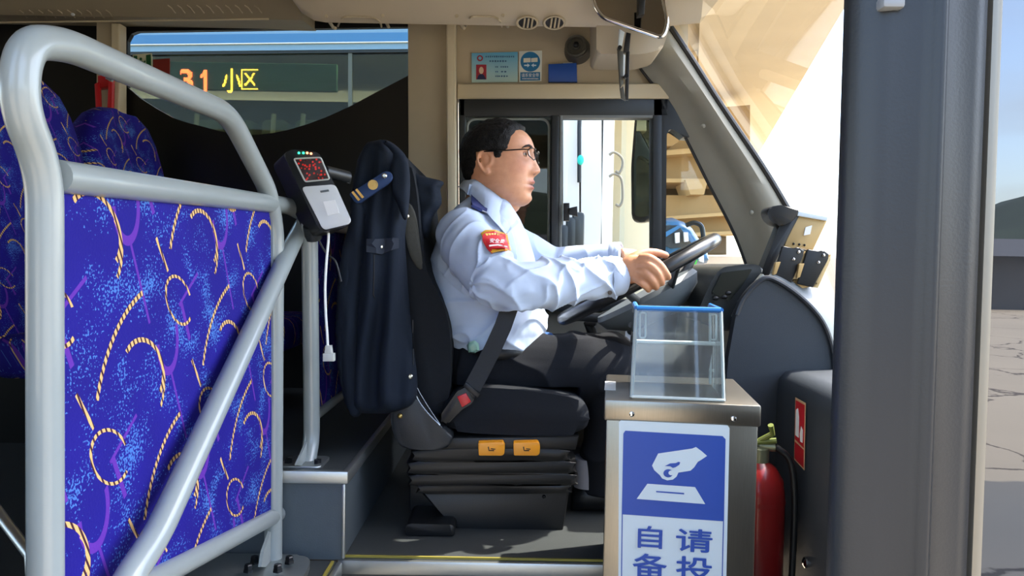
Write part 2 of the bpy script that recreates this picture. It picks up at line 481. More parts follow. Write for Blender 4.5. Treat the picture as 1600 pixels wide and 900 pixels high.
g_dark = glassmat('dark_bus_glass', (.16, .18, .15), 1.2)
g_acr = glassmat('acrylic', (.9, .93, .93), 1.1, .03, .05)
g_bus = glassmat('neighbour_bus_glass', (.55, .57, .48), .45)
g_lens = glassmat('spectacle_lens', (.93, .93, .93), .8)
# ================================================================ the setting
def struct(name, label=None):
    return thing(name, label, None, kind='structure')
def yard():
    m = M('yard_concrete', '#a39680', .9, 0, .18, .35, .2, 6); nt = m.node_tree; bb = nt.nodes['Principled BSDF']
    tc = nt.nodes.new('ShaderNodeTexCoord'); n = nt.nodes.new('ShaderNodeTexNoise'); n.inputs['Scale'].default_value = 1.3; n.inputs['Detail'].default_value = 5
    nt.links.new(tc.outputs['Object'], n.inputs['Vector'])
    ad = nt.nodes.new('ShaderNodeMix'); ad.data_type = 'RGBA'; ad.blend_type = 'ADD'; ad.inputs[0].default_value = .9; nt.links.new(tc.outputs['Object'], ad.inputs[6]); nt.links.new(n.outputs[1], ad.inputs[7])
    v = nt.nodes.new('ShaderNodeTexVoronoi'); v.feature = 'DISTANCE_TO_EDGE'; v.inputs['Scale'].default_value = .33; nt.links.new(ad.outputs[2], v.inputs['Vector'])
    r = nt.nodes.new('ShaderNodeValToRGB'); r.color_ramp.elements[0].position = .004; r.color_ramp.elements[0].color = (.25, .22, .2, 1); r.color_ramp.elements[1].position = .009; r.color_ramp.elements[1].color = (1, 1, 1, 1); nt.links.new(v.outputs[0], r.inputs[0])
    src = bb.inputs['Base Color'].links[0].from_socket; mu = nt.nodes.new('ShaderNodeMix'); mu.data_type = 'RGBA'; mu.blend_type = 'MULTIPLY'; mu.inputs[0].default_value = 1
    nt.links.new(src, mu.inputs[6]); nt.links.new(r.outputs[0], mu.inputs[7]); nt.links.new(mu.outputs[2], bb.inputs['Base Color']); return m
YW = 2.50                                   # inner face of the driver's side wall
# ---- ground outside
b = B(); b.add([(-300, -300, 0), (300, -300, 0), (300, 300, 0), (-300, 300, 0)], [(0, 1, 2, 3)])
tagset(b.done('ground', yard()), 'pale cracked concrete yard outside the bus', kind='structure')
# ---- floors
fl = struct('floor', 'grey vinyl bus floor with raised driver platform')
b = B(); b.box((.06, 2.01, .80), (.80, .97, .10)); b.box((.73, 2.15, .80), (.56, .70, .10)); b.box((-.62, 1.21, .80), (.56, .60, .10)); b.done('platform', m_vinyl, fl, 30)
b = B(); b.box((.33, .985, .48), (1.34, 1.07, .10)); b.box((.73, 1.66, .48), (.54, .28, .10)); b.box((-2.9, 1.5, .78), (4.2, 2.0, .10)); b.done('entry_floor', m_vinyl, fl, 30)
# raised box behind the driver with metal edging
b = B(); b.box((-.564, 2.007, .935), (.472, .986, .168)); sb = b.done('step_box', m_step, fl, 30)
b = B(); b.box((-.564, 2.007, 1.022), (.468, .982, .012)); b.done('step_top', m_vinyl, sb, 30)
b = B(); b.box((-.56, 1.509, 1.019), (.486, .014, .026), bev=.004); b.box((-.323, 2.005, 1.019), (.014, 1.0, .026), bev=.004)
b.box((-.327, 1.512, .93), (.007, .007, .15), bev=.002); b.done('edge_strip', m_alu, sb, 30)
m_ystrip = M('yellow_strip', '#8f8434', .6, 0, .1, 60)
b = B(); b.box((.06, 1.531, .852), (.79, .0045, .005)); b.box((-.345, 1.21, .852), (.005, .58, .005)); b.done('safety_line', m_ystrip, fl, 30)
b = B(); b.box((.06, 1.521, .835), (.80, .012, .03), bev=.005); b.box((-.334, 1.21, .83), (.012, .6, .04), bev=.004); b.done('nosing', m_alu, fl, 30)

# ---- driver's side wall
wl = struct('wall_left', 'driver side wall with black rear glazing border and cream pillars')
TH = (0, .02, 0)
curve = [(199, 118), (199, 136), (220, 154), (245, 170), (270, 184), (294, 192), (318, 198), (340, 204), (364, 209), (383, 211), (402, 210.5), (425, 208), (450, 203), (480, 194), (510, 183), (545, 167), (590, 143), (638, 118)]
b = B()
b.prism([P(x, y, YW) for x, y in curve + [(638, 900), (199, 900)]], TH)
b.prism([P(x, y, YW) for x, y in [(-1500, 20), (199, 20), (199, 900), (-1500, 900)]], TH)
b.prism([P(x, y, YW) for x, y in [(199, -20), (640, -20), (640, 42), (215, 49), (205, 53), (199, 64)]], TH)
b.done('glazing_border', m_frit, wl, 30)
b = B(); b.prism([P(x, y, YW - .06) for x, y in [(150, 20), (177, 20), (182, 900), (152, 900)]], (0, .058, 0), .004); b.done('window_post', m_cream, wl, 30)
b = B(); b.prism([P(x, y, YW - .075) for x, y in [(173, 36), (186, 36), (188, 900), (176, 900)]], (0, .05, 0), .006, 3); b.done('post_edge', m_creaml, wl, 30)
b = B(); b.prism([P(x, y, YW - .05) for x, y in [(637, -20), (712, -20), (718, 900), (640, 900)]], (0, .10, 0), .004); b.done('pillar_panel', m_cream, wl, 30)
b = B(); b.prism([P(x, y, YW - .085) for x, y in [(697, 30), (711, 30), (717, 900), (701, 900)]], (0, .06, 0), .007, 3); b.done('pillar_edge', m_creaml, wl, 30)
b = B(); b.prism([P(x, y, YW - .01) for x, y in [(708, -20), (1075, -20), (1075, 131), (708, 131)]], (0, .06, 0)); b.done('header_panel', m_cream, wl, 30)
b = B(); b.prism([P(x, y, YW - .045) for x, y in [(714, 130), (1062, 130), (1062, 154), (714, 154)]], (0, .08, 0), .006, 3); b.done('header_rail', M('cream_rail', '#bfb294', .5, 0, .04, 20), wl, 30)
b = B(); b.prism([P(x, y, YW) for x, y in [(640, 478), (1260, 478), (1330, 900), (640, 900)]], TH); b.done('lower_panel', m_taupe, wl, 30)
# rear side window pane
w1 = struct('window_1', 'rear side window with curved black border')
b = B(); b.prism([P(x, y, YW + .012) for x, y in [(195, 30), (642, 30), (642, 220), (195, 220)]], (0, .006, 0)); b.done('pane', glassmat('side_glass', (.80, .84, .80), 1), w1, 30)
# driver's sliding window
w2 = struct('window_2', 'driver sliding side window in charcoal frame')
YF = YW - .04; fd = (0, .07, 0)
def bar(bb, pts, Y=YF, d=fd, bev=.004): bb.prism([P(x, y, Y) for x, y in pts], d, bev)
b = B(); bar(b, [(717, 154), (1045, 154), (1045, 182), (717, 182)]); bar(b, [(717, 154), (727, 154), (729, 486), (719, 486)])
bar(b, [(1020, 154), (1036, 154), (1036, 486), (1020, 486)]); bar(b, [(717, 468), (1175, 468), (1175, 487), (717, 487)])
bar(b, [(1032, 154), (1048, 154), (1080, 215), (1068, 214), (1060, 205), (1052, 200), (1044, 201), (1040, 210), (1040, 480), (1032, 480)])
b.done('window_frame', m_char, w2, 30)
b = B(); bar(b, [(862, 180), (874, 180), (872, 470), (860, 470)], YF - .012); b.done('mullion', m_char, w2, 30)
b = B(); bar(b, [(874, 180), (879, 180), (877, 470), (872, 470)], YF - .006); bar(b, [(874, 180), (1020, 180), (1020, 184), (874, 184)], YF - .003, (0, .02, 0), 0)
b.done('sash_edge', M('grey_rubber', '#6c6f6c', .5), w2, 30)
sash = [P(x, y, YF + .02) for x, y in [(730, 186), (858, 186), (857, 466), (731, 466)]]
b = B(); b.tube(fillet(sash, .03, 5, True), .0045, 8, closed=True); b.done('sash_frame', M('pale_rubber', '#8d938c', .5), w2)
b = B(); b.prism([P(x, y, YF + .03) for x, y in [(725, 178), (864, 178), (864, 475), (725, 475)]], (0, .005, 0)); b.done('pane', g_tint, w2, 30)
b = B(); b.prism([P(x, y, YF + .04) for x, y in [(870, 178), (1024, 178), (1024, 475), (870, 475)]], (0, .005, 0)); b.done('pane', g_clear, w2, 30)
b = B(); b.prism([P(x, y, YF - .03) for x, y in [(881, 317), (890, 317), (890, 345), (881, 345)]], (0, .03, 0), .003); b.prism([P(x, y, YF - .04) for x, y in [(889, 325), (902, 322), (903, 338), (889, 335)]], (0, .02, 0), .003)
b.done('latch', m_black, w2, 30)
w3 = struct('window_3', 'quarter window between driver window and front pillar')
b = B(); b.prism([P(x, y, YF + .04) for x, y in [(1036, 195), (1060, 195), (1180, 420), (1180, 475), (1036, 475)]], (0, .005, 0)); b.done('pane', g_clear, w3, 30)

# ---- curved front pillar (left) and windscreen
tr = struct('trim_1', 'grey curved front pillar trim beside the windscreen')
Lp = catmull([Vector((x, y, 0)) for x, y in [(960, 50), (1003, 110), (1040, 158), (1066, 205), (1105, 283), (1140, 350), (1158, 392), (1170, 430), (1178, 480)]], 5)
Mp = catmull([Vector((x, y, 0)) for x, y in [(995, 50), (1040, 110), (1080, 160), (1108, 205), (1150, 275), (1176, 330), (1190, 372), (1200, 425), (1203, 480)]], 5)
Rp = catmull([Vector((x, y, 0)) for x, y in [(1030, 20), (1077, 90), (1115, 150), (1145, 195), (1190, 262), (1222, 315), (1238, 345), (1262, 400), (1275, 480)]], 5)
b = B()
b.sheet([[P(p.x, p.y, YW + .03) for p in Lp], [P(p.x, p.y, YW - .03) for p in Lp], [P(p.x + (q.x - p.x) * .5, p.y + (q.y - p.y) * .5, YW - .06) for p, q in zip(Lp, Mp)], [P(p.x, p.y, YW - .085) for p in Mp],
         [P(p.x + (q.x - p.x) * .25, p.y + (q.y - p.y) * .25, YW - .12) for p, q in zip(Mp, Rp)], [P(p.x + (q.x - p.x) * .7, p.y + (q.y - p.y) * .7, YW - .135) for p, q in zip(Mp, Rp)], [P(p.x, p.y, YW - .12) for p in Rp], [P(p.x, p.y, YW + .03) for p in Rp]])
b.done('pillar_cover', m_apil, tr, 50)
b = B(); b.tube([P(p.x + 2, p.y, YW - .118) for p in Rp], .011, 8); b.tube([P(p.x, p.y, YW - .03) for p in Lp], .005, 8); b.done('gasket', m_black, tr)
b = B()
for x, y in [(1099, 197), (1174, 332)]: b.sphere(P(x, y, YW - .105), .007, 12)
b.done('screw_cap', m_apil, tr)
w4 = struct('window_4', 'large curved windscreen')
prof = [(.47, 2.24), (.51, 2.17), (.633, 1.98), (.755, 1.81), (.858, 1.64), (.93, 1.5), (1.0, 1.28), (1.02, 1.1)]
b = B(); b.sheet([[(x + .05 * (1 - ((y - 1.45) / 1.0) ** 2), y, z) for x, z in prof] for y in [2.40, 2.2, 1.9, 1.6, 1.3, 1.0, .75, .58]]); b.done('pane', g_wind, w4, 60)

# ---- front shell below the windscreen, right front corner
wf = struct('wall_front', 'front end panel below the windscreen')
b = B(); b.box((1.07, 1.5, .75), (.06, 2.1, .9)); b.done('front_panel', m_dash, wf, 30)
# ---- door side wall: solid behind the doorway, header above it; unseen, added to limit sky light
wr_ = struct('wall_right', 'unseen door side wall of the bus behind and above the doorway, limiting the sky light')
b = B(); b.box((-2.7, .425, .85), (4.7, .05, .8)); b.box((-2.7, .425, 2.30), (4.7, .05, .5)); b.box((.33, .425, 2.28), (1.4, .05, .54)); b.box((-.40, .425, 1.5), (.10, .05, 2.0)); b.done('panel', m_cream, wr_, 30)
b = B(); b.box((-2.8, .43, 1.70), (4.4, .006, .95)); b.done('pane', g_dark, wr_, 30)
# ---- roof and overhead mouldings
ce = struct('ceiling', 'beige bus ceiling with side duct')
b = B(); b.box((-2.2, 1.5, 2.52), (5.6, 2.15, .06)); b.box((.53, 1.5, 2.38), (.12, 2.0, .3)); b.done('roof_panel', m_cream, ce, 30)
dprof = [(2.52, 2.19), (2.36, 2.175), (2.33, 2.19), (2.28, 2.25), (2.05, 2.34), (1.95, 2.5), (2.52, 2.5)]
b = B(); b.prism([(-.65, y, z) for y, z in dprof], (-4.2, 0, 0)); duct = b.done('side_duct', M('duct_beige', '#a1957c', .55, 0, .05, 15, .08, 300), ce, 30)
hprof = [(2.49, 2.222), (2.24, 2.14), (2.205, 2.122), (2.188, 2.135), (2.172, 2.19), (2.12, 2.27), (1.95, 2.38), (1.85, 2.5), (2.49, 2.5)]
rows = []
for x, k in [(-.66, .0), (-.655, .35), (-.64, .62), (-.61, .85), (-.575, .97), (-.54, 1), (.12, 1), (.30, 1), (.42, .97), (.52, .9)]:
    rows.append([(x, y, 2.5 - (2.5 - z) * (.55 + .45 * k)) for y, z in hprof])
b = B(); b.loft(rows); dome = b.done('front_cowling', M('cowling_beige', '#b5aa96', .5, 0, .04, 15, .06, 300), ce, 40)
tdo = bvh(dome); tdu = bvh(duct)
def strip(px, tree, r=.004, off=.002, Y=2.3, n=8): 
    return [onto(tree, x, y, off, Y) for x, y in px]
fit = M('fitting_beige', '#b3a68c', .45, 0, .04, 30)
for ox, w in ((0, 1), (203, .82)):
    b = B(); q = lambda x, y: (514 + (x - 514) * w + ox, y)
    b.tube(catmull(strip([q(510, 25), q(520, 42), q(524, 44)], tdo), 4), .005, 8); b.tube(catmull(strip([q(598, 24), q(607, 42)], tdo), 4), .005, 8)
    b.tube(catmull(strip([q(528, 41), q(535, 28), q(552, 26), q(580, 27), q(593, 33), q(596, 42)], tdo), 5), .003, 8); b.done('lamp_fitting', fit, dome)
for x, y in ((824, 34), (866, 34)):
    c = onto(tdo, x, y, .004); e1 = onto(tdo, x + 8, y, .004) - c; e2 = onto(tdo, x, y - 6, .004) - c; ax = e1.cross(e2).normalized()
    if ax.y > 0: ax = -ax
    b = B(); b.lathe([(.030, -.006), (.033, 0), (.031, .005), (.026, .005), (.024, -.004), (.0, -.004)], c, ax, 24); v = b.done('air_vent', fit, dome)
    b = B(); b.lathe([(.025, -.003), (.025, .001), (0, .001)], c, ax, 20); b.done('vent_recess', m_black, v)
    b = B(); e1.normalize(); e2.normalize()
    for k in (-.011, 0, .011): b.tube([c + ax * .003 + e1 * k - e2 * .022, c + ax * .003 + e1 * (k + .004) + e2 * .022], .0028, 6)
    sl_ = b.done('vent_slat', fit, v)
    for o_ in [v, *v.children]:
        for q_ in o_.data.vertices: q_.co = q_.co - e2 * ((q_.co - c).dot(e2) * .38)
for k in range(10):
    for g in (30, 262):
        x = g + k * 15; b = B(); b.tube(strip([(x, 16 - g * .03), (x + 6, 20 - g * .03), (x + 12, 28 - g * .03)], tdu, off=.001), .0022, 6); b.done('duct_louvre', fit, duct)
b = B(); b.sphere(onto(tdu, 114, 22, 0), .006, 10); b.done('screw', m_white, duct)
b = B(); b.tube(strip([(x, 34 - x * .012) for x in range(-60, 460, 40)], tdu), .003, 6); b.done('duct_seam', m_creaml, duct)

# ---- door side: front door post and opened door leaf
pl = struct('trim_2', 'dark grey front door post close to the viewer')
pp = [(.246, .58), (.224, .53), (.2145, .510), (.216, .500), (.224, .492), (.236, .487), (.254, .488), (.2595, .483), (.262, .4795), (.265, .479), (.268, .482), (.272, .488), (.288, .488), (.298, .492), (.302, .500), (.302, .58)]
b = B(); b.loft([[(x, y, z) for x, y in pp] for z in (.3, .9, 1.5, 2.5)]); b.done('post_cover', M('door_post_plastic', '#1a1d21', .38, 0, .05, 25, .06, 500, spec=.35), pl, 60)
b = B(); b.box(P(1391, 6, .487), (.014, .012, .008), bev=.002); b.done('hook', M('grey_cap', '#6c7074', .4), pl)
dl = struct('door_1', 'opened front door leaf with reflective tinted glass and silver edge')
b = B(); b.box((.3155, .520, 1.35), (.008, .022, 2.3), bev=.003); b.done('edge_strip', M('satin_silver', '#7a766c', .4, .5, .05, 20), dl)
def coated():
    m = bpy.data.materials.new('coated_door_glass'); m.use_nodes = True; nt = m.node_tree; nt.nodes.clear()
    o = nt.nodes.new('ShaderNodeOutputMaterial'); g = nt.nodes.new('ShaderNodeBsdfGlossy'); g.inputs[0].default_value = (.15, .155, .165, 1); g.inputs['Roughness'].default_value = .004
    d = nt.nodes.new('ShaderNodeBsdfDiffuse'); d.inputs[0].default_value = (.01, .012, .015, 1)
    x = nt.nodes.new('ShaderNodeAddShader'); nt.links.new(g.outputs[0], x.inputs[0]); nt.links.new(d.outputs[0], x.inputs[1]); nt.links.new(x.outputs[0], o.inputs[0]); return m
b = B(); b.box((.645, .525, 1.35), (.65, .008, 2.3)); b.done('pane', coated(), dl, 30)
# ================================================================ outside
# ---- viaduct deck passing overhead
vd = thing('viaduct', 'tan concrete viaduct deck and piers beyond the windscreen', 'viaduct', (11, 30, 0))
d = Vector((.2345, 1, 0)); e0 = Vector((6.9, 16.2, 0)) - d * 9; perp = Vector((-1, .2345, 0)).normalized()
def deck(prof, L0, L1, name, m):
    b = B(); b.prism([e0 + d * L0 + perp * u + Vector((0, 0, z)) for u, z in prof], d * (L1 - L0)); return b.done(name, m, vd, 30)
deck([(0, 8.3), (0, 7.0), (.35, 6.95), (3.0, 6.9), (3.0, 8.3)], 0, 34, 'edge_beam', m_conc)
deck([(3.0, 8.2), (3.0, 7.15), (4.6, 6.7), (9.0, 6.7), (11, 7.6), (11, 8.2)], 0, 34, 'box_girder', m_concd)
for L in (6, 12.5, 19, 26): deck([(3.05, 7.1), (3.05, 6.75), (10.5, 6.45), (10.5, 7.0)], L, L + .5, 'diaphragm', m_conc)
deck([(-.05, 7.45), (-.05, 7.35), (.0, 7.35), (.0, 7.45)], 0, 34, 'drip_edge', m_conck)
def pier(name, p0, w, z1, m, capw):
    b = B(); b.box((p0[0], p0[1], z1 / 2), (w, w, z1), bev=.12); 
    b.prism([Vector((p0[0] - capw, p0[1] - w * .6, z1 + 1)), Vector((p0[0] + capw, p0[1] - w * .6, z1 + 1)), Vector((p0[0] + w * .6, p0[1] - w * .6, z1 - .6)), Vector((p0[0] - w * .6, p0[1] - w * .6, z1 - .6))], (0, w * 1.2, 0))
    return b.done(name, m, vd, 30)
c = PZ(985, 425, 0.02); 
pier('pier', (2.55, 16.0), .62, 6.3, m_conc, 1.6)
pier('pier', (2.9, 21.0), .7, 6.2, m_concd, 1.6)
# ---- ramp running across behind: stacked bands seen through the quarter window
rp = thing('concrete_ramp', 'tan concrete overpass ramp with ledges seen through quarter window', 'overpass', (6, 22, 0))
def band(y0, y1, Y, dep, name, m, x0=975, x1=1172, tilt=0):
    a, bb_, c, e = P(x0, y0 + tilt, Y), P(x1, y0 - tilt, Y), P(x1, y1 - tilt, Y), P(x0, y1 + tilt, Y)
    b = B(); b.prism([a, bb_, c, e], (0, dep, 0)); return b.done(name, m, rp, 30)
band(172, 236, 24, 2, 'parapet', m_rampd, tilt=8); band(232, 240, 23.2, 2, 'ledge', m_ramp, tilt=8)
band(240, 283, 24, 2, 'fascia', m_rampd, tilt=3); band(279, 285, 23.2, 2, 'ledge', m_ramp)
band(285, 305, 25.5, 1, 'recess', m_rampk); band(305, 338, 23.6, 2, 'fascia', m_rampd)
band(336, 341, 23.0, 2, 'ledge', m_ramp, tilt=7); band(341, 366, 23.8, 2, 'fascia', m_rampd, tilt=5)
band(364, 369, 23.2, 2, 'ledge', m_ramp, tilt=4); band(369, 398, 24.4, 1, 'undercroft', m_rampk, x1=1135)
b = B(); b.prism([P(x, y, 23.0) for x, y in [(1071, 281), (1106, 281), (1100, 304), (1079, 304)]], (0, 1.5, 0)); b.done('corbel', m_ramp, rp, 30)
b = B(); b.prism([P(x, y, 23.0) for x, y in [(1040, 190), (1062, 190), (1060, 222), (1050, 228), (1040, 228)]], (0, 1.5, 0)); b.done('corbel', m_rampd, rp, 30)
# raised road bank in front of the ramp
b = B(); b.add([(-3, 12, .02), (40, 12, .02), (40, 22.8, 1.74), (-3, 22.8, 1.74)], [(0, 1, 2, 3)]); tagset(b.done('road', M('road_surface', '#74695e', .9, 0, .1, .8, .1, 20)), 'sunlit road rising to the overpass', kind='structure')
# ---- hanging shrubs by the ramp
# ---- neighbouring bus on the far side
m_bw = M('bus_white_paint', '#eae6e0', .25, 0, .02, 2, coat=.5); m_bb = M('bus_blue_paint', '#2c6c9e', .3, 0, .03, 2, coat=.4); m_bb2 = M('bus_pale_blue_paint', '#7595ae', .3, 0, .03, 2, coat=.4)
YB = 4.6
nb = thing('city_bus', 'white and blue bus parked alongside with lit route display', 'bus', (-3, 5.8, 0))
fx = P(962, 300, YB).x
b = B(); b.box(((fx - 9) / 2, YB + 1.25, .75), (fx + 9, 2.4, .95), bev=.08); b.done('lower_body', m_bw, nb)
b = B(); b.box(((fx - 9) / 2, YB + 1.3, 2.93), (fx + 9, 2.3, .12), bev=.05); b.done('roof', m_bw, nb)
def side(y0, y1, x0, x1, name, m, Y=YB, dep=.05, sl=4):
    b = B(); b.prism([P(x0, y0 + sl, Y), P(x1, y0 - sl * (x1 - x0) / 440 * 0 - sl, Y), P(x1, y1 - sl, Y), P(x0, y1 + sl, Y)], (0, dep, 0)); return b.done(name, m, nb, 30)
side(38, 52, 100, 875, 'roof_stripe', m_bb2, YB - .02); side(52, 66, 100, 875, 'roof_stripe', m_bb, YB - .03)
side(66, 67.3, 100, 875, 'pinstripe', m_bw, YB - .035, sl=4.2); side(67, 78, 100, 875, 'roof_stripe', m_bb2, YB - .02)
side(78, 83, 100, 875, 'gutter', m_black, YB - .015)
for x0, x1 in ((-300, 96), (100, 545), (549, 700), (704, 872)): side(80, 330, x0, x1, 'side_window', g_bus, YB, .01, 0)
side(80, 330, 544, 550, 'window_bar', M('window_bar_grey', '#55584f', .5), YB - .01, .03, 0)
b = B(); b.box(((fx - 9) / 2, YB + 2.3, 1.9), (fx + 9, .05, 1.9)); b.done('far_side', M('bus_dark_interior', '#2b2a22', .7), nb, 30)
b = B(); b.box(((fx - 9) / 2, YB + 1.2, 1.25), (fx + 9, 2.3, .05)); b.done('bus_floor', M('bus_dark_floor', '#20221f', .7), nb, 30)
# pale front part: door and corner
b = B()
b.prism([P(x, y, YB - .02) for x, y in [(880, 60), (905, 60), (905, 420), (880, 420)]], (0, .1, 0)); b.prism([P(x, y, YB - .02) for x, y in [(908, 60), (940, 60), (940, 420), (908, 420)]], (0, .1, 0))
b.done('door_leaf', M('bus_door_sky_sheen', '#dedcd6', .25, 0, .03, 2, coat=.5), nb, 30)  # pale colour stands in for bright sky reflected in the door glass
cx = P(940, 300, YB).x
b = B(); b.prism([(cx, YB - .02, .5), (cx + .06, YB - .02, .5), (fx, YB + .12, .5), (fx, YB + 2.3, .5), (cx, YB + 2.3, .5)], (0, 0, 2.4), .0); b.done('front_corner', m_bw, nb, 30)
b = B(); b.tube([P(906, 175, YB - .05), P(905, 200, YB - .06), P(905, 285, YB - .06)], .012, 8); b.done('door_seal', m_black, nb)
b = B(); b.sphere(P(907, 250, YB - .07), (.02, .01, .03), 14); b.done('door_lamp', M('teal_lamp', '#22b8a8', .3, emit=.1), nb)
for y0, y1 in ((238, 270), (272, 322)):
    b = B(); b.tube(catmull([P(x, y, YB - .1) for x, y in [(952, y0 + 4), (960, y0), (971, y0 + 8), (973, y1 - 12), (968, y1), (962, y1 - 3)]], 6), .008, 8); b.done('mirror_arm', m_taupe, nb)
b = B()
for x, y in ((880, 372), (893, 360), (903, 352)): b.box(P(x, y + 20, YB - .15), (.07, .05, .3), bev=.02)
b.done('door_fitting', m_char, nb)
# lit route display inside the side window
b = B(); b.prism([P(x, y, YB + .05) for x, y in [(262, 96), (526, 100), (526, 143), (262, 139)]], (0, .04, 0), .006); ds = b.done('route_display', M('led_panel_off', '#4f7a5c', .5, 0, .1, 300), nb, 30)
m_lo = M('led_amber', (1, .36, .03), .5, emit=13); m_lr = M('led_red', (1, .09, .03), .5, emit=12)
ONE = ([(-.05, .5), (.32, .5), (.32, -.5), (-.05, -.5), (-.05, .18), (-.42, .12), (-.42, .26), (-.2, .34)], [tuple(range(8))])
def led(glyph, x, y, w, h, m, bold):
    """dot matrix: keep the cells of a character that fall inside its outline"""
    v, f = ONE if glyph == '1' else text2d(glyph, bold); n = 16 if w < 28 else 20; b = B(); cells = []
    for i in range(n):
        for j in range(n):
            u, q = (i + .5) / n - .5, (j + .5) / n - .5
            for t in f:
                pts = [v[k] for k in t]; ins = False
                for k in range(len(pts)):
                    a, c = pts[k], pts[(k + 1) % len(pts)]
                    if (a[1] > q) != (c[1] > q) and u < (c[0] - a[0]) * (q - a[1]) / (c[1] - a[1]) + a[0]: ins = not ins
                if ins: cells.append((u, q)); break
    s = .46 / n
    for u, q in cells:
        b.add([P(x + (u + du) * w, y - (q + dq) * h, YB + .045) for du, dq in ((-s, -s * .8), (s, -s * .8), (s, s * .8), (-s, s * .8))], [(0, 1, 2, 3)])
    o = finish(b.bm, 'led_character', m, ds, None, True); o['kind'] = 'stuff'; return o
led('3', 291, 125, 21, 34, m_lr, .02); led('1', 319, 126, 14, 34, m_lr, 0)
led('小', 362, 126, 29, 38, m_lo, .0); led('区', 390, 124, 26, 32, m_lo, .0)
# seats and poles faintly seen in that bus
for k, x in enumerate((300, 352, 404, 456, 520)):
    b = B(); b.prism([P(x + q, y, YB + .5) for q, y in [(0, 235), (4, 190), (10, 186), (36, 186), (42, 190), (46, 235)]], (0, .4, 0), .03); b.done('seat_back', M('bus_seat_green', '#5c6a4e', .7), nb)
for x in (262, 308, 428, 474): b = B(); b.tube([P(x, 178, YB + .4), P(x - 4, 240, YB + .4)], .016, 8); b.done('pole', M('bus_pole_pale', '#b9bda4', .4), nb)
# ---- blue bus far off by the ramp
fb = thing('bus', 'small blue and white bus standing far off near the ramp', 'bus', tuple(P(1068, 410, 17)))
b = B(); inflate(b, [(1020, 342), (1050, 340), (1072, 352), (1085, 372), (1098, 392), (1101, 408), (1096, 414), (1020, 416)], 17, .9, 16, 6); b.done('body', m_bb, fb, 60)
def fbp(name, pts, m, Y=16.0, dep=.1): b = B(); b.prism([P(x, y, Y) for x, y in pts], (0, dep, 0)); return b.done(name, m, fb, 30)
fbp('windscreen', [(1032, 352), (1060, 352), (1084, 385), (1050, 388), (1032, 382)], m_char); fbp('pillar_stripe', [(1030, 368), (1060, 352), (1064, 355), (1032, 376)], m_bb, 15.9)
fbp('paper', [(1055, 364), (1062, 363), (1062, 379), (1056, 380)], m_paper, 15.88); fbp('paper', [(1069, 363), (1075, 363), (1076, 377), (1070, 378)], m_paper, 15.88)
fbp('skirt', [(1035, 408), (1090, 406), (1088, 413), (1035, 417)], M('bus_green_paint', '#3fb23c', .4), 15.88); fbp('headlamp', [(1092, 392), (1100, 396), (1100, 410), (1093, 408)], m_paper, 15.88)
b = B(); b.tube(catmull([P(x, y, 16) for x, y in [(1072, 352), (1085, 348), (1096, 354), (1099, 372)]], 5), .05, 8); b.done('mirror_arm', m_steeld, fb)
# ---- outside rear view mirror of this bus
om = thing('outside_mirror', 'tall black outside rear view mirror hanging beyond the driver window', 'mirror', tuple(P(1004, 260, 2.8)))
b = B(); b.prism(fillet([P(x, y, 2.8) for x, y in [(993, 172), (1022, 172), (1020, 346), (987, 348), (986, 260)]], .03, 4, True), (.015, .07, 0), .012, 3); b.done('housing', m_black, om)
b = B(); b.prism(fillet([P(x, y, 2.795) for x, y in [(996, 178), (1018, 178), (1016, 338), (991, 340), (990, 262)]], .025, 4, True), (0, .004, 0)); b.done('glass', M('mirror_silver', '#93a094', .02, 1, .01, 5), om, 30)
b = B(); b.tube([P(1010, 175, 2.84), P(1014, 120, 2.8), P(1034, 90, 2.56), P(1034, 90, 2.535)], .014, 10); b.done('arm', m_black, om)
# ---- scenery on the door side (mirrored in the door glass)
lb = thing('low_building', 'long low roadside building mirrored in the door glass', 'building', (24, -30, 0))
b = B(); b.box((24, -30, 1.0), (44, 4, 2.0)); b.done('wall', M('building_wall', '#5a5650', .9, 0, .2, .6), lb, 30)
b = B(); b.prism([(1, -27.2, 2.0), (1, -32.4, 2.0), (1, -30, 2.75)], (46, 0, 0)); b.done('roof', M('building_roof', '#4a4a4c', .9, 0, .15, .8), lb, 30)
for k in range(13):
    b = B(); b.box((4 + k * 3.3, -27.98, 1.0), (1.5, .06, 1.3)); b.done('door_opening', m_char, lb, 30)
hl = B(); rows = []
for j in range(9):
    rows.append([(i * 6 - 40, -95 - j * 8, max(0, (math.sin(j / 8 * math.pi) ** .7) * (15 + 5 * math.sin(i * .23 + 1.2) + 3 * math.sin(i * .61) - max(0, i - 20) * .3 + noise.noise(Vector((i * .9, j * .8, 1))) * 2.2))) for i in range(40)])
hl.sheet(rows); tagset(hl.done('hills', M('hill_woods', '#202c18', .95, 0, .4, .25, .8, .6)), 'wooded hill on the skyline beyond the yard', kind='structure')
# ================================================================ partition and handrails
XP = -.455; RT = .0168
pf = thing('partition_screen', 'blue patterned partition panel in grey tube frame beside the door', 'partition', (XP, 1.1, .86))
q = lambda x, y, X=XP: PX(x, y, X)
loop = [Vector((XP, q(70, 600).y, .852)), q(70, 268), q(27, 160), q(38, 66), q(100, 68), q(358, 178), q(420, 300), q(430, 360), q(427, 884)]
b = B(); b.tube(fillet(loop, [0, .035, .06, .05, .06, .055, .10, .03, 0], 8), RT, 18); fr = b.done('frame', m_rail, pf, 60)
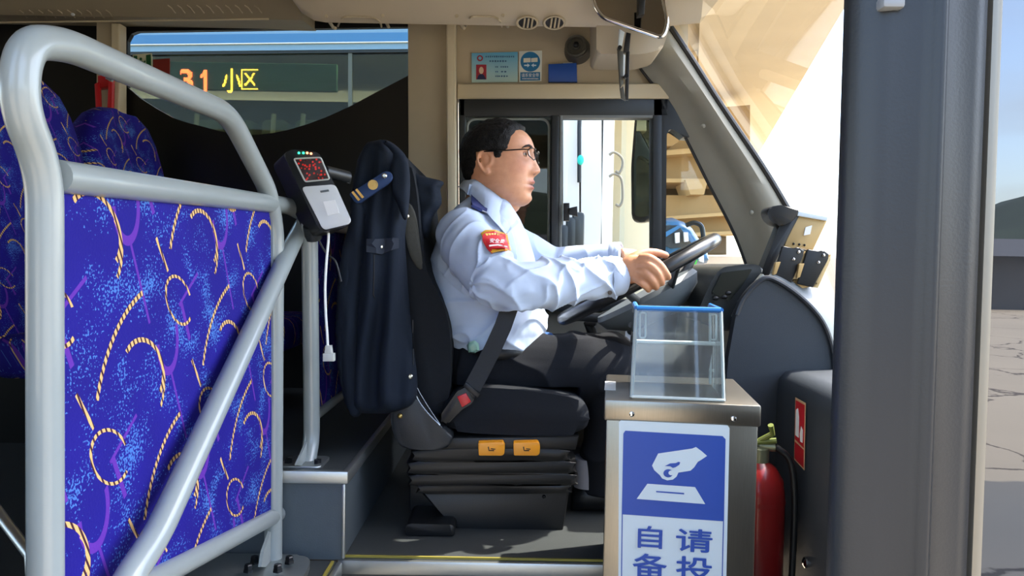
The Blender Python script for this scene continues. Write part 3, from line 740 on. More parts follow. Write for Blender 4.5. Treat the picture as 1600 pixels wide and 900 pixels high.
# rail that turns at the end and comes back as a diagonal brace
rail = [q(88, 275), q(452, 322), PX(480, 338, -.452), PX(455, 385, -.437), PX(246, 835, -.418), PX(190, 920, -.418), Vector((XP + .004, .775, .93))]
b = B(); b.tube(fillet(rail, [0, .03, .045, .04, .03, .03, 0], 8), RT, 18); b.done('top_rail', m_rail, pf, 60)
b = B(); b.tube([q(434, 803), q(215, 918)], RT * .92, 16); b.done('bottom_rail', m_rail, pf, 60)
b = B(); b.prism([q(90, 288), q(427, 331), q(430, 796), q(205, 918), q(90, 985)], (-.012, 0, 0)); pan = b.done('panel', FABRIC, pf, 30)
set_uv(pan, lambda c: (c.y, c.z))
b = B(); b.prism([q(423, 330), q(427, 330), q(430, 800), q(425, 800)], (.004, 0, 0)); b.done('edge_bead', m_rail, pf, 30)
b = B(); b.prism(fillet([Vector((-.60, 1.31, .852)), Vector((-.385, 1.31, .852)), Vector((-.372, 1.40, .852)), Vector((-.385, 1.495, .852)), Vector((-.60, 1.495, .852))], .03, 5, True), (0, 0, .016), .006, 3); b.done('base_plate', m_alu, pf)
b = B(); b.prism([q(427, 820), q(427, 886), q(408, 886), q(412, 862)], (-.006, 0, 0)); b.done('gusset', m_rail, pf, 30)
for x, y in [(398, 880), (388, 893), (434, 893), (452, 880)]:
    c = PZ(x, y, .874); b = B(); b.lathe([(.0095, 0), (.0095, .004), (.008, .005), (.008, .012), (.006, .014), (0, .014)], c, n=6); b.done('bolt', m_steeld, pf, 30)
# second post with panel behind it and its reader
XQ = -.417
pq = thing('partition_screen', 'narrow blue patterned partition panel behind the driver seat, under the card reader', 'partition', (XQ, 1.6, 1.03))
q2 = lambda x, y: PX(x, y, XQ)
b = B(); b.tube(fillet([q2(483, 300), q2(487, 640), q2(487, 690), q2(479, 730)], [0, .05, .05, 0], 6), RT, 18); b.done('post', m_rail, pq, 60)
b = B(); b.prism([Vector((XQ, y, z)) for y, z in ((1.62, 1.52), (2.36, 1.52), (2.36, 1.115), (1.62, 1.115))], (-.012, 0, 0)); pan = b.done('panel', FABRIC, pq, 30); set_uv(pan, lambda c: (c.y, c.z))
b = B(); b.tube([Vector((XQ, 1.60, 1.115)), Vector((XQ, 2.38, 1.115))], .011, 12); b.tube([Vector((XQ, 1.60, 1.525)), Vector((XQ, 2.38, 1.525))], .011, 12); b.done('cross_rail', m_rail, pq, 60)
b = B(); c = q2(479, 728); b.prism(fillet([Vector((c.x - .045, c.y - .045, 1.029)), Vector((c.x + .04, c.y - .045, 1.029)), Vector((c.x + .04, c.y + .04, 1.029)), Vector((c.x - .045, c.y + .04, 1.029))], .012, 4, True), (0, 0, .006), .002); b.done('base_plate', m_alu, pq)
b = B(); b.prism([q2(480, 690), q2(478, 728), q2(463, 727)], (-.004, 0, 0)); b.done('gusset', m_rail, pq, 30)
for dx in (-.032, .028):
    b = B(); b.lathe([(.008, 0), (.008, .008), (0, .01)], Vector((c.x + dx, c.y - .02, 1.035)), n=6); b.done('bolt', m_steeld, pq, 30)

# ================================================================ card reader on the post
cr = thing('card_reader', 'black and white bus card reader on the post behind the driver', 'card reader', tuple(q2(487, 360)))
YR = 1.50
fq = lambda x, y, dy=0: P(x, y, YR + dy)
b = B(); b.prism(fillet([fq(x, y) for x, y in [(443, 240), (456, 233), (499, 238), (550, 345), (545, 353), (504, 362), (496, 354)]], .008, 4, True), (-.045, .075, -.012), .008, 3); b.done('housing', m_black, cr)
b = B(); b.prism(fillet([fq(x, y, -.004) for x, y in [(471, 292), (524, 288), (549, 344), (546, 350), (508, 359), (503, 355)]], .008, 4, True), (-.004, .012, 0), .003, 3); wp = b.done('tap_panel', m_white, cr)
b = B(); b.prism([fq(x, y, -.006) for x, y in [(505, 315), (523, 312), (530, 333), (512, 337)]], (0, .002, 0)); b.done('paper_label', m_paper, wp, 30)
b = B(); b.prism([fq(x, y, -.006) for x, y in [(500, 298), (513, 296), (514, 299), (501, 301)]], (0, .002, 0)); b.done('slot', m_dashl, wp, 30)
b = B(); b.tube(fillet([fq(x, y, -.003) for x, y in [(459, 248), (501, 246), (515, 280), (477, 284)]], .004, 3, True), .0016, 6, closed=True); b.done('screen_bezel', M('bezel_grey', '#b9beb8', .4), cr)
def screen():
    m = bpy.data.materials.new('reader_screen'); m.use_nodes = True; nt = m.node_tree; bb = nt.nodes['Principled BSDF']
    tc = nt.nodes.new('ShaderNodeTexCoord'); v = nt.nodes.new('ShaderNodeTexVoronoi'); v.inputs['Scale'].default_value = 160; nt.links.new(tc.outputs['Object'], v.inputs['Vector'])
    r = nt.nodes.new('ShaderNodeValToRGB'); r.color_ramp.elements[0].position = .15; r.color_ramp.elements[0].color = (.35, .012, .008, 1); r.color_ramp.elements[1].position = .4; r.color_ramp.elements[1].color = (.015, .008, .008, 1)
    nt.links.new(v.outputs['Distance'], r.inputs[0]); nt.links.new(r.outputs[0], bb.inputs['Base Color']); nt.links.new(r.outputs[0], bb.inputs['Emission Color']); bb.inputs['Emission Strength'].default_value = .5; bb.inputs['Roughness'].default_value = .15; return m
b = B(); b.prism([fq(x, y, -.002) for x, y in [(460, 249), (500, 247), (514, 279), (478, 283)]], (0, .002, 0)); b.done('screen', screen(), cr, 30)
for k, (x, y) in enumerate([(467, 239), (474, 239), (480, 239), (486, 240)]):
    b = B(); b.sphere(fq(x, y, -.002), .0024, 10); b.done('indicator_light', M('led_green', (.02, .7, .25), .4, emit=2) if k < 2 else M('led_warm', (1, .25, .1), .4, emit=2), cr)
b = B(); b.tube([P(508, 268, 1.56), P(544, 277, 1.60)], .0125, 12); b.done('arm', m_char, cr)
b = B(); b.tube([P(538, 271, 1.6), P(546, 277, 1.6), P(543, 286, 1.6)], .006, 8); b.done('hinge', m_char, cr)
b = B(); b.tube([P(487, 352, 1.56), P(490, 372, 1.575)], .018, 12); b.done('clamp', m_char, cr)
wc = thing('data_cable', 'white cable with grey plug hanging from the card reader', 'cable', tuple(P(512, 560, 1.55)))
b = B(); b.tube(catmull([P(x, y, 1.55) for x, y in [(513, 358), (513, 375), (510, 410), (508, 450), (509, 490), (511, 520), (512, 541)]], 6), .0026, 8); b.done('cord', m_paper, wc)
b = B(); b.prism([P(x, y, 1.543) for x, y in [(508, 540), (517, 540), (519, 556), (506, 556)]], (0, .014, 0), .002); b.prism([P(x, y, 1.54) for x, y in [(504, 553), (521, 553), (521, 565), (504, 565)]], (0, .02, 0), .002); b.done('plug', M('plug_grey', '#c2c4be', .45), wc)
bc = B(); bc.tube(catmull([P(x, y, 1.57) for x, y in [(493, 350), (497, 372), (510, 396), (524, 408), (533, 440)]], 6), .002, 6); tagset(bc.done('black_cable', m_black), 'thin black cable running from card reader to seat', 'cable')

# ================================================================ passenger seats
def pseat(y0, y1, label, X=-1.05):
    t = thing('passenger_seat', label, 'seat', (X + .2, (y0 + y1) / 2, .83), 'blue patterned passenger seats behind the driver')
    rows = []; n = 13
    for i, (s, z) in enumerate([(0, 1.24), (0, 1.35), (0, 1.5), (.0, 1.62), (.012, 1.72), (.035, 1.79), (.07, 1.835), (.13, 1.86)]):
        lean = -(z - 1.24) * .16
        pts = []
        ya, yb = y0 + s + .006, y1 - s - .006; tk = .05 if z < 1.8 else .03
        ring = [(ya, .0), (ya + .015, .03)] + [(ya + (yb - ya) * k / 6, .045 - .022 * math.sin(math.pi * k / 6)) for k in range(1, 6)] + [(yb - .015, .03), (yb, 0), (yb - .02, -tk), (ya + .02, -tk)]
        rows.append([(X + lean + d, y, z) for y, d in ring])
    b = B(); b.loft(rows); o = b.done('backrest', FABRIC, t, 60); set_uv(o, lambda c: (c.y * 1.6, c.z * 1.6))
    b = B(); b.box((X + .22, (y0 + y1) / 2, 1.24), (.46, y1 - y0 - .01, .09), bev=.03, seg=3); o = b.done('cushion', FABRIC, t, 60); set_uv(o, lambda c: (c.y * 1.6, c.x * 1.6 + c.z))
    b = B(); b.box((X + .18, (y0 + y1) / 2, 1.01), (.08, .3, .37), bev=.01); b.done('pedestal', m_dashl, t)
    return t
pseat(1.53, 1.985, 'blue patterned passenger seat seen through the tube frame, on the aisle side')
pseat(2.0, 2.44, 'blue patterned passenger seat next to the side window')
b = B(); b.tube([Vector((-1.02, 1.27, .83)), Vector((-1.0, 1.26, 1.2)), P(-30, 765, 1.1), P(48, 868, 1.02), Vector((XP - .016, .77, .99))], .008, 10); tagset(b.done('floor_edge_rail', m_alu), 'slanting silver edge rail at lower left behind the frame', 'rail')

# ================================================================ small things on the side wall
hm = thing('hammer_holder', 'red emergency hammer in holder on the window post', 'hammer', tuple(P(162, 170, YW - .07)))
b = B(); b.prism([P(x, y, YW - .09) for x, y in [(152, 118), (172, 116), (172, 135), (152, 138)]], (0, .03, 0), .004); b.done('bracket', m_red, hm)
b = B(); b.prism([P(x, y, YW - .10) for x, y in [(147, 131), (153, 128), (155, 168), (149, 170)]], (0, .02, 0), .003); b.prism([P(x, y, YW - .10) for x, y in [(169, 126), (175, 124), (174, 168), (167, 169)]], (0, .02, 0), .003); b.done('handle', m_red, hm)
b = B(); b.tube([P(166, 122, YW - .11), P(176, 126, YW - .11)], .005, 8); b.done('hammer_head', m_chrome, hm)
ex = thing('exit_sign', 'green running man exit sticker on the rear side window', 'sign', tuple(P(222, 97, YW)))
b = B(); b.prism([P(x, y, YW + .006) for x, y in [(207, 85), (237, 83), (238, 110), (208, 113)]], (0, .004, 0)); b.done('card', M('sign_cream', '#d8dcc0', .5), ex, 30)
m_gr = M('exit_green', '#0f5a34', .5)
b = B(); b.prism([P(x, y, YW + .004) for x, y in [(209, 87), (214, 87), (215, 110), (210, 110)]], (0, .002, 0)); b.done('border', m_gr, ex, 30); b = B(); b.prism([P(x, y, YW + .004) for x, y in [(228, 86), (235, 85), (236, 108), (229, 109)]], (0, .002, 0)); b.done('border', m_gr, ex, 30)
b = B(); b.sphere(P(220, 92, YW + .004), (.0045, .001, .0045), 10)
for pts in ([(220, 95), (221, 101), (218, 106), (215, 108)], [(221, 101), (225, 104), (226, 109)], [(220, 96), (225, 98), (227, 95)], [(220, 96), (216, 99)]): b.tube([P(x, y, YW + .004) for x, y in pts], .0027, 6)
b.done('running_figure', m_gr, ex)
rs = B(); rs.prism([P(x, y, YW + .006) for x, y in [(239, 93), (265, 91), (265, 116), (239, 118)]], (0, .004, 0)); tagset(rs.done('red_sticker', M('faded_red', '#8a2a24', .5), None, 30), 'faded red sticker on the rear window next to the exit sign', 'sticker')
# driver licence card
YC = YW - .016
lc = thing('licence_card', 'pale blue driver identity card with red portrait on the header', 'card', tuple(P(773, 129, YC)))
def gradient_card():
    m = bpy.data.materials.new('card_print'); m.use_nodes = True; nt = m.node_tree; bb = nt.nodes['Principled BSDF']
    tc = nt.nodes.new('ShaderNodeTexCoord'); s = nt.nodes.new('ShaderNodeSeparateXYZ'); nt.links.new(tc.outputs['Generated'], s.inputs[0])
    r = nt.nodes.new('ShaderNodeValToRGB'); r.color_ramp.elements[0].color = (*lin('#b8d4cc'), 1); r.color_ramp.elements[1].color = (*lin('#58a8cc'), 1); nt.links.new(s.outputs[2], r.inputs[0]); nt.links.new(r.outputs[0], bb.inputs['Base Color']); bb.inputs['Roughness'].default_value = .35; return m
def flat(name, pts, Y, m, par, th=.0015, bev=0): b = B(); b.prism([P(x, y, Y) for x, y in pts], (0, th, 0), bev); return b.done(name, m, par, 30)
flat('card', [(737, 83), (809, 81), (809, 128), (737, 129)], YC, gradient_card(), lc, .004)
m_red2 = M('portrait_red', '#a02436', .5); m_navy = M('ink_navy', '#1a2450', .5); m_face = M('portrait_skin', '#d8b89a', .6)
flat('portrait', [(744, 101), (760, 101), (760, 124), (744, 124)], YC - .002, m_red2, lc)
flat('portrait_suit', [(745, 124), (748, 117), (752, 115), (756, 117), (759.5, 124)], YC - .003, m_navy, lc); 
b = B(); b.sphere(P(752, 110, YC - .003), (.0075, .001, .0115), 12); b.done('portrait_face', m_face, lc)
b = B(); b.lathe([(.0095, 0), (.0095, .001), (.0055, .001), (.0055, 0)], P(750, 91, YC - .001), (0, -1, 0), 16, False); b.done('emblem', m_red2, lc)
rgt = (P(810, 100, YC) - P(740, 101, YC)).normalized(); upv = (P(770, 80, YC) - P(770.6, 120, YC)).normalized()
def lettering(name, s, x, y, wpx, hpx, Y, m, par, bold=0): return textmesh(name, s, P(x, y, Y), rgt, upv, wpx / F * Y, hpx / F * Y, m, par, bold)
def print_row(name, x, y, w, h, n, Y, m, par, fill=.62):
    """print too small to read in the photo: a row of little marks"""
    b = B()
    for k in range(n):
        cx_ = x + w * ((k + .5) / n - .5); hw = w / n * fill / 2; hh = h / 2 * (.75 + .25 * ((k * 7) % 3) / 2)
        b.add([P(cx_ - hw, y - hh, Y), P(cx_ + hw, y - hh, Y), P(cx_ + hw, y + hh, Y), P(cx_ - hw, y + hh, Y)], [(0, 1, 2, 3)])
    return finish(b.bm, name, m, par, None)
m_ink = M('faded_ink', '#3f6488', .6)
print_row('heading', 781, 88.5, 46, 2.6, 14, YC - .002, m_ink, lc); print_row('heading', 778, 95.5, 28, 3, 7, YC - .002, m_ink, lc)
for y_, x_, w_, n_ in ((104.5, 776, 5, 2), (104.5, 788, 13, 4), (112, 776, 5, 2), (112, 787, 10, 2), (119, 776, 5, 2), (119, 786, 16, 4)): print_row('text_line', x_, y_, w_, 2.6, n_, YC - .002, m_ink, lc)
bs = thing('seat_belt_sign', 'white and blue fasten seat belt notice beside the identity card', 'sign', tuple(P(829, 127, YC)))
flat('board', [(811, 80), (847, 79), (846, 127), (811, 128)], YC, M('notice_white', '#d9dccf', .5), bs, .004)
m_tb = M('notice_blue', '#1a6f9e', .45)
b = B(); b.lathe([(.0315, 0), (.0315, .001), (0, .001)], P(828.6, 96.5, YC), (0, -1, 0), 32); b.done('disc', m_tb, bs, 30)
flat('caption_bar', [(813, 113), (844, 112.5), (844, 125.5), (813, 126)], YC - .001, m_tb, bs)
lettering('caption', '请系安全带', 828.5, 117.5, 27, 6, YC - .001, m_paper, bs); print_row('caption', 828.5, 123, 26, 1.8, 13, YC - .0025, m_paper, bs)
for pts in ([(818, 91), (829, 90.5), (829, 97), (818, 97.5)], [(830, 91), (840, 90), (840, 96.5), (830, 97)]): flat('buckle', pts, YC - .0025, M('notice_pale', '#d8d6c4', .5), bs)
for pts in ([(819, 101), (824, 101), (824, 99), (828, 102), (824, 105), (824, 103), (819, 103)], [(838, 101), (834, 101), (834, 99), (830, 102), (834, 105), (834, 103), (838, 103)]): flat('arrow', pts, YC - .0025, M('notice_pale2', '#c8dce4', .5), bs)
bx = thing('card_pocket', 'blue plastic card pocket on the header under the speaker', 'card pocket', tuple(P(880, 128, YC)))
flat('pocket', [(857, 100), (901, 98), (902, 128), (857, 128)], YC - .012, m_blue2, bx, .014, .002); flat('inserted_paper', [(880, 98.5), (899, 96.5), (900, 101), (880, 102)], YC - .004, m_paper, bx, .003)
spk = thing('speaker', 'round dark speaker on the header panel under the mirror', 'speaker', tuple(P(900, 78, YW)))
c = P(901, 77, YW - .02)
b = B(); b.lathe([(.044, 0), (.042, .018), (.036, .034), (.033, .034)], c + Vector((.005, .012, -.004)), (-.2, -1, .15), 28, True); b.done('housing', M('speaker_grey', '#47443d', .5), spk)
b = B(); b.lathe([(.033, .0), (.036, .008), (.033, .014), (.027, .012), (.024, .004), (.014, .004), (.012, .012), (.004, .014), (0, .014)], c + Vector((-.003, -.022, .002)), (-.2, -1, .15), 28); b.done('ring', M('speaker_ring', '#5c5a50', .35, .3), spk)
b = B(); b.sphere(c + Vector((-.005, -.036, .004)), .010, 14); b.done('dome', m_black, spk)

# ================================================================ inside mirror
im = thing('inside_mirror', 'large inside mirror with beige housing and bright rim under the ceiling', 'mirror', tuple(P(985, 0, 2.1)))
b = B(); b.prism(fillet([P(x, y, 2.2) for x, y in [(932, -60), (932, 84), (1003, 85), (1035, 77), (1049, 36), (1035, -60)]], .012, 4, True), (0, .18, 0), .012, 3); b.done('housing', M('mirror_beige', '#b0a48e', .45, 0, .03, 20), im)
mp = fillet([P(x, y, yy) for x, y, yy in [(921, -30, 2.16), (930, 12, 2.14), (942, 28, 2.135), (1036, 60, 2.11), (1043, 34, 2.115), (1030, -30, 2.14)]], .02, 5, True)
b = B(); b.tube(mp, .0062, 10, closed=True); b.done('rim', m_chrome, im, 60)
b = B(); b.prism(mp, (0, .006, 0)); b.done('glass', M('mirror_glass', '#9a948a', .03, 1, .02, 5), im, 30)
b = B(); b.prism([P(x, y, 2.05) for x, y in [(998, -20), (1010, -20), (1007, 22), (997, 24)]], (0, .03, 0), .003); b.done('clip', m_black, im, 30)
hb = thing('hinged_bracket', 'folded black hinged bracket hanging below the inside mirror', 'bracket', tuple(P(975, 50, 2.2)))
def bars(name, m, *ps):
    b = B()
    for pts in ps: b.prism([P(x, y, 2.17) for x, y in pts], (0, .014, 0), .0015)
    return b.done(name, m, hb, 30)
bars('arm', m_black, [(979, 50), (986, 52), (983, 82), (974, 82)], [(979, 80), (984, 80), (982, 156), (977, 155)])
bars('link', M('link_grey', '#5a5a54', .4, .4), [(965, 78), (974, 80), (974, 130), (969, 138)], [(969, 138), (974, 134), (978, 157), (971, 153)])
bars('pale_link', m_sign, [(968, 45), (976, 50), (972, 72), (966, 74)], [(974, 84), (977, 86), (976, 120), (973, 118)])
for x, y in ((967, 77), (977, 121)): b = B(); b.lathe([(.006, 0), (.006, .02), (0, .02)], P(x, y, 2.175), (0, -1, 0), 12); b.done('pivot', m_steeld, hb)

# ================================================================ driver's seat
ds_ = thing('driver_seat', 'black driver suspension seat with bellows base', 'seat', (-.05, 1.95, .85))
Yn, Yd = 1.72, .46
b = B(); b.prism(catmull([P(x, y, Yn) for x, y in [(603, 232), (625, 236), (643, 262), (652, 310), (657, 370), (668, 425), (692, 475), (703, 522), (704, 580), (697, 640), (672, 655), (640, 640), (612, 560), (590, 450), (580, 350), (583, 262)]], 3, True), (0, Yd, 0), .035, 4); b.done('backrest', m_seat, ds_, 60)
b = B(); b.prism(catmull([P(x, y, Yn - .004) for x, y in [(634, 318), (648, 330), (656, 380), (660, 420), (645, 410), (634, 370)]], 3, True), (0, Yd + .008, 0), .01, 2); b.done('bolster', m_seatg, ds_, 60)
b = B(); b.prism(catmull([P(x, y, 1.70) for x, y in [(690, 640), (712, 614), (745, 606), (800, 608), (850, 614), (895, 622), (916, 634), (922, 655), (914, 674), (880, 681), (800, 680), (730, 676), (694, 668)]], 3, True), (0, .48, 0), .03, 4); b.done('cushion', m_seat, ds_, 60)
b = B(); b.prism(catmull([P(x, y, 1.665) for x, y in [(634, 630), (645, 618), (662, 640), (690, 668), (706, 682), (702, 696), (690, 702), (640, 702), (620, 692), (611, 660), (612, 620)]], 3, True), (0, .06, 0), .008, 3); b.done('recliner_cover', M('recliner_plastic', '#1e2226', .5, 0, .06, 40, .08, 500), ds_, 60)
b = B(); b.tube(catmull([P(x, y, 1.67) for x, y in [(643, 576), (645, 600), (652, 622), (664, 640), (682, 660), (690, 668)]], 4), .0022, 8); b.tube(catmull([P(x, y, 1.67) for x, y in [(645, 578), (652, 606), (672, 640), (688, 664)]], 4), .0014, 8); b.done('edge_wire', m_chrome, ds_)
b = B(); b.sphere(P(625, 650, 1.662), .006, 12); b.done('knob', M('brass', '#b79a5a', .3, .8), ds_)
b = B(); b.prism([P(x, y, 1.69) for x, y in [(660, 684), (905, 682), (900, 704), (655, 704)]], (0, .42, 0), .008); b.done('seat_pan', m_black, ds_)
for k, (y0, y1, x0, x1) in enumerate([(703, 722, 652, 882), (721, 742, 646, 890), (741, 760, 648, 892), (758, 772, 660, 884)]):
    b = B(); ym = (y0 + y1) / 2; b.prism(catmull([P(x, y, 1.69) for x, y in [(x0 + 8, y0), (x1 - 8, y0 - 1), (x1, ym), (x1 - 8, y1 - 1), (x0 + 8, y1), (x0, ym)]], 3, True), (0, .42, 0), .009, 3); b.done('bellows_fold', m_black, ds_, 60)
b = B(); b.prism([P(x, y, 1.71) for x, y in [(652, 765), (890, 766), (878, 842), (724, 836), (698, 812)]], (0, .40, 0), .006); b.prism([P(x, y, 1.78) for x, y in [(640, 745), (700, 745), (700, 800), (640, 800)]], (0, .3, 0), .004); b.done('pedestal', m_black, ds_, 30)
for x, y in ((677, 766), (850, 776), (852, 838)): b = B(); b.sphere(P(x, y, 1.708), .004, 8); b.done('bolt', m_steeld, ds_)
b = B(); c = PZ(672, 838, .851); b.prism(fillet([P(x, y, c.y) for x, y in [(632, 824), (638, 818), (706, 820), (711, 826), (710, 838), (633, 837)]], .006, 3, True), (0, .18, 0), .003); b.done('foot_plate', m_black, ds_)
for x0, x1, s in ((747, 789, 'seat tilt lever'), (802, 844, 'seat height lever')):
    b = B(); b.prism(fillet([P(x, y, 1.665) for x, y in [(x0, 692), (x1 - 3, 691), (x1, 697), (x1 - 1, 709), (x1 - 4, 712), (x0 + 1, 712)]], .003, 3, True), (0, .03, 0), .004, 3); lv = b.done('lever', m_yel, ds_)
    b = B(); xm = (x0 + x1) / 2; b.tube([P(xm - 5, 698, 1.664), P(xm - 4, 704, 1.664), P(xm + 4, 704, 1.664)], .0012, 6); b.tube([P(xm - 1, 701, 1.664), P(xm + 6, 702, 1.664)], .001, 6); b.done('seat_symbol', m_black, lv)
sbelt = thing('seat_belt', 'black seat belt with red buckle beside the driver', 'seat belt', tuple(P(725, 625, 1.69)))
def strap(pts, w, name, m, par, th=.003):
    b = B(); rows = []
    for i, (x, y, Y) in enumerate(pts):
        a = pts[max(0, i - 1)]; c = pts[min(len(pts) - 1, i + 1)]; dx, dy = c[0] - a[0], c[1] - a[1]; L = math.hypot(dx, dy); nx, ny = -dy / L * w / 2, dx / L * w / 2
        rows.append([P(x + nx, y + ny, Y), P(x - nx, y - ny, Y), P(x - nx, y - ny, Y + th), P(x + nx, y + ny, Y + th)])
    b.loft(rows); return b.done(name, m, par, 30)
m_web = M('belt_webbing', '#2c2f33', .8, 0, .1, 200, .2, 900)
b = B(); b.prism(fillet([P(x, y, 1.675) for x, y in [(714, 612), (728, 602), (742, 622), (736, 632), (722, 640), (700, 662), (688, 660), (690, 646)]], .004, 3, True), (0, .022, 0), .004); b.done('buckle', m_black, sbelt)
b = B(); b.prism([P(x, y, 1.672) for x, y in [(714, 620), (728, 614), (736, 628), (722, 637)]], (0, .01, 0), .002); b.done('release_button', m_red, sbelt)
b = B(); b.prism([P(x, y, 1.668) for x, y in [(728, 597), (750, 616), (746, 622), (724, 604)]], (0, .006, 0), .001); b.done('tongue', m_steeld, sbelt)
# ================================================================ jacket on the seat
jk = thing('uniform_jacket', 'dark navy uniform jacket draped over the driver seat back', 'jacket', tuple(P(590, 650, 1.66)))
def fold(x, y):
    return .012 * math.sin(x * .16 + y * .012 + 2 * noise.noise(Vector((x * .012, y * .006, 0)))) + .02 * noise.noise(Vector((x * .03, y * .008, 4)))
body = [(572, 226), (585, 220), (604, 219), (622, 230), (637, 250), (641, 290), (638, 330), (633, 370), (636, 420), (640, 480), (646, 540), (652, 590), (650, 625), (630, 640), (596, 646), (560, 644), (545, 640), (533, 600), (526, 545), (525, 490), (529, 430), (536, 388), (548, 352), (548, 318), (552, 285), (560, 250)]
b = B(); inflate(b, [tuple(v[:2]) for v in catmull([Vector((x, y, 0)) for x, y in body], 3, True)], lambda x, y: 1.69 - .02 * min(1, max(0, (y - 230) / 200)), .055, 26, 5, fold, 1.0); jo = b.done('jacket_body', m_coat, jk, 180)
sl = [(553, 290), (566, 300), (575, 340), (572, 400), (566, 470), (566, 540), (572, 600), (566, 645), (548, 648), (535, 600), (528, 520), (528, 450), (534, 392), (545, 350)]
b = B(); inflate(b, [tuple(v[:2]) for v in catmull([Vector((x, y, 0)) for x, y in sl], 3, True)], 1.645, .032, 14, 5, lambda x, y: .01 * noise.noise(Vector((x * .05, y * .02, 9)))); b.done('sleeve', m_coat, jk, 180)
tj = bvh(jo)
b = B(); inflate(b, [tuple(v[:2]) for v in catmull([Vector((x, y, 0)) for x, y in [(636, 256), (644, 266), (664, 276), (693, 284), (688, 296), (690, 318), (676, 340), (668, 372), (656, 362), (650, 330), (644, 300)]], 3, True)], 1.80, .04, 12, 5, lambda x, y: .01 * noise.noise(Vector((x * .05, y * .05, 2)))); b.done('lapel', m_coat, jk, 180)
b = B(); inflate(b, [tuple(v[:2]) for v in catmull([Vector((x, y, 0)) for x, y in [(594, 219), (612, 224), (634, 244), (640, 270), (638, 300), (637, 338), (630, 342), (620, 316), (612, 298), (610, 262), (614, 240)]], 3, True)], 1.625, .012, 9, 4); b.done('collar', m_coat, jk, 180)
b = B(); b.prism(fillet([P(x, y, Y) for x, y, Y in [(545, 303, 1.612), (602, 267, 1.600), (611, 269, 1.600), (613, 279, 1.600), (606, 287, 1.600), (561, 318, 1.610), (555, 317, 1.611)]], .005, 3, True), (0, .012, 0), .002); ep = b.done('epaulette', M('epaulette_blue', '#1e3a68', .7, 0, .1, 100), jk)
te = bvh(ep)
m_gold = M('gold_braid', '#c9a45c', .45, .4, .1, 200)
for pts in ([(549, 300.5), (552, 298.5), (563, 312), (560, 314)], [(555, 296.5), (558, 294.5), (569, 308), (566, 310)]): decal('gold_bar', pts, te, m_gold, ep, .001, None, .001, 1.6)
c = onto(te, 583, 289, .001, 1.6); b = B(); b.lathe([(.0105, 0), (.0105, .002), (.0085, .002), (.0085, .001), (.004, .001), (.004, .003), (0, .003)], c, (.1, -1, .1), 20); b.done('emblem', m_gold, ep)
for x, y in ((601, 275), (593, 386), (634, 338), (640, 588)):
    c = onto(te if y < 280 else tj, x, y, .002, 1.63); b = B(); b.lathe([(.0055, 0), (.0055, .002), (.003, .004), (0, .004)], c, (.1, -1, .1), 14); b.done('button', M('button_metal', '#b8b3a4', .25, .9), jk)
decal('pocket_flap', [(576, 374), (620, 372), (620, 388), (594, 398), (576, 394)], tj, M('navy_wool_flap', '#1a2230', .85, 0, .1, 150), jk, .003, 7, .003, 1.63)
b = B(); b.tube([onto(tj, x, y, .001, 1.63) for x, y in [(584, 398), (584, 430), (583, 460), (585, 465)]], .0013, 6); b.tube([onto(tj, 645, y, .001, 1.63) for y in (500, 520, 545, 570)], .0013, 6); b.done('seam', m_black, jk)

# ================================================================ dashboard
da = thing('dashboard', 'dark grey moulded dashboard curving round in front of the driver', 'dashboard', (.8, 1.9, .85))
C1 = catmull([Vector((x, y, 0)) for x, y in [(1150, 492), (1160, 468), (1178, 446), (1196, 434), (1215, 440), (1240, 456), (1265, 478), (1284, 502), (1296, 530), (1303, 565), (1308, 640)]], 4)
n1 = len(C1)
near = [P(p.x, p.y, 1.78) for p in C1]
base = [P(1136, 520, 1.78), P(1136, 700, 1.78), P(1320, 700, 1.78)]
b = B(); b.prism(near + [P(1320, 760, 1.78), P(1120, 760, 1.78), P(1138, 560, 1.78)], (0, .03, 0)); b.done('end_panel', m_dash, da, 50)
top = []
for k, (dx, dy, dz) in enumerate([(0, .0, 0), (.01, .01, .006), (.05, .05, .012), (.14, .22, .015), (.20, .45, .01), (.20, .62, .0)]):
    top.append([p + Vector((dx, dy, dz)) for p in near])
b = B(); b.sheet(top); b.done('top_cover', m_dashl, da, 60)
b = B(); b.tube([p + Vector((0, -.004, 0)) for p in near], .006, 8); b.done('edge_trim', M('dash_edge', '#262a30', .4), da)
# side console in front of the door (carries the sticker)
XC = .62
cs = [PX(1172, 588, XC + .06), PX(1185, 594, XC + .02), PX(1215, 600, XC + .005), PX(1262, 612, XC), PX(1325, 655, XC)]
cs = [(XC, 1.775, 1.20), (XC, 1.25, 1.20)]
rows = []
for y in (1.775, 1.6, 1.45, 1.3, 1.1):
    zt = 1.213 - max(0, 1.48 - y) * .10
    rows.append([(XC - .004, y, .55), (XC, y, zt - .05), (XC + .004, y, zt - .02), (XC + .02, y, zt - .004), (XC + .05, y, zt), (1.03, y, zt + .01), (1.03, y, .55)])
b = B(); b.loft(rows); b.done('side_console', m_dash, da, 50)
c = P(1262, 879, 1.42); b = B(); b.lathe([(.011, 0), (.011, .004), (.006, .007), (0, .007)], (XC - .003, PX(1262, 879, XC).y, PX(1262, 879, XC).z), (-1, 0, 0), 16); b.done('screw', m_chrome, da)
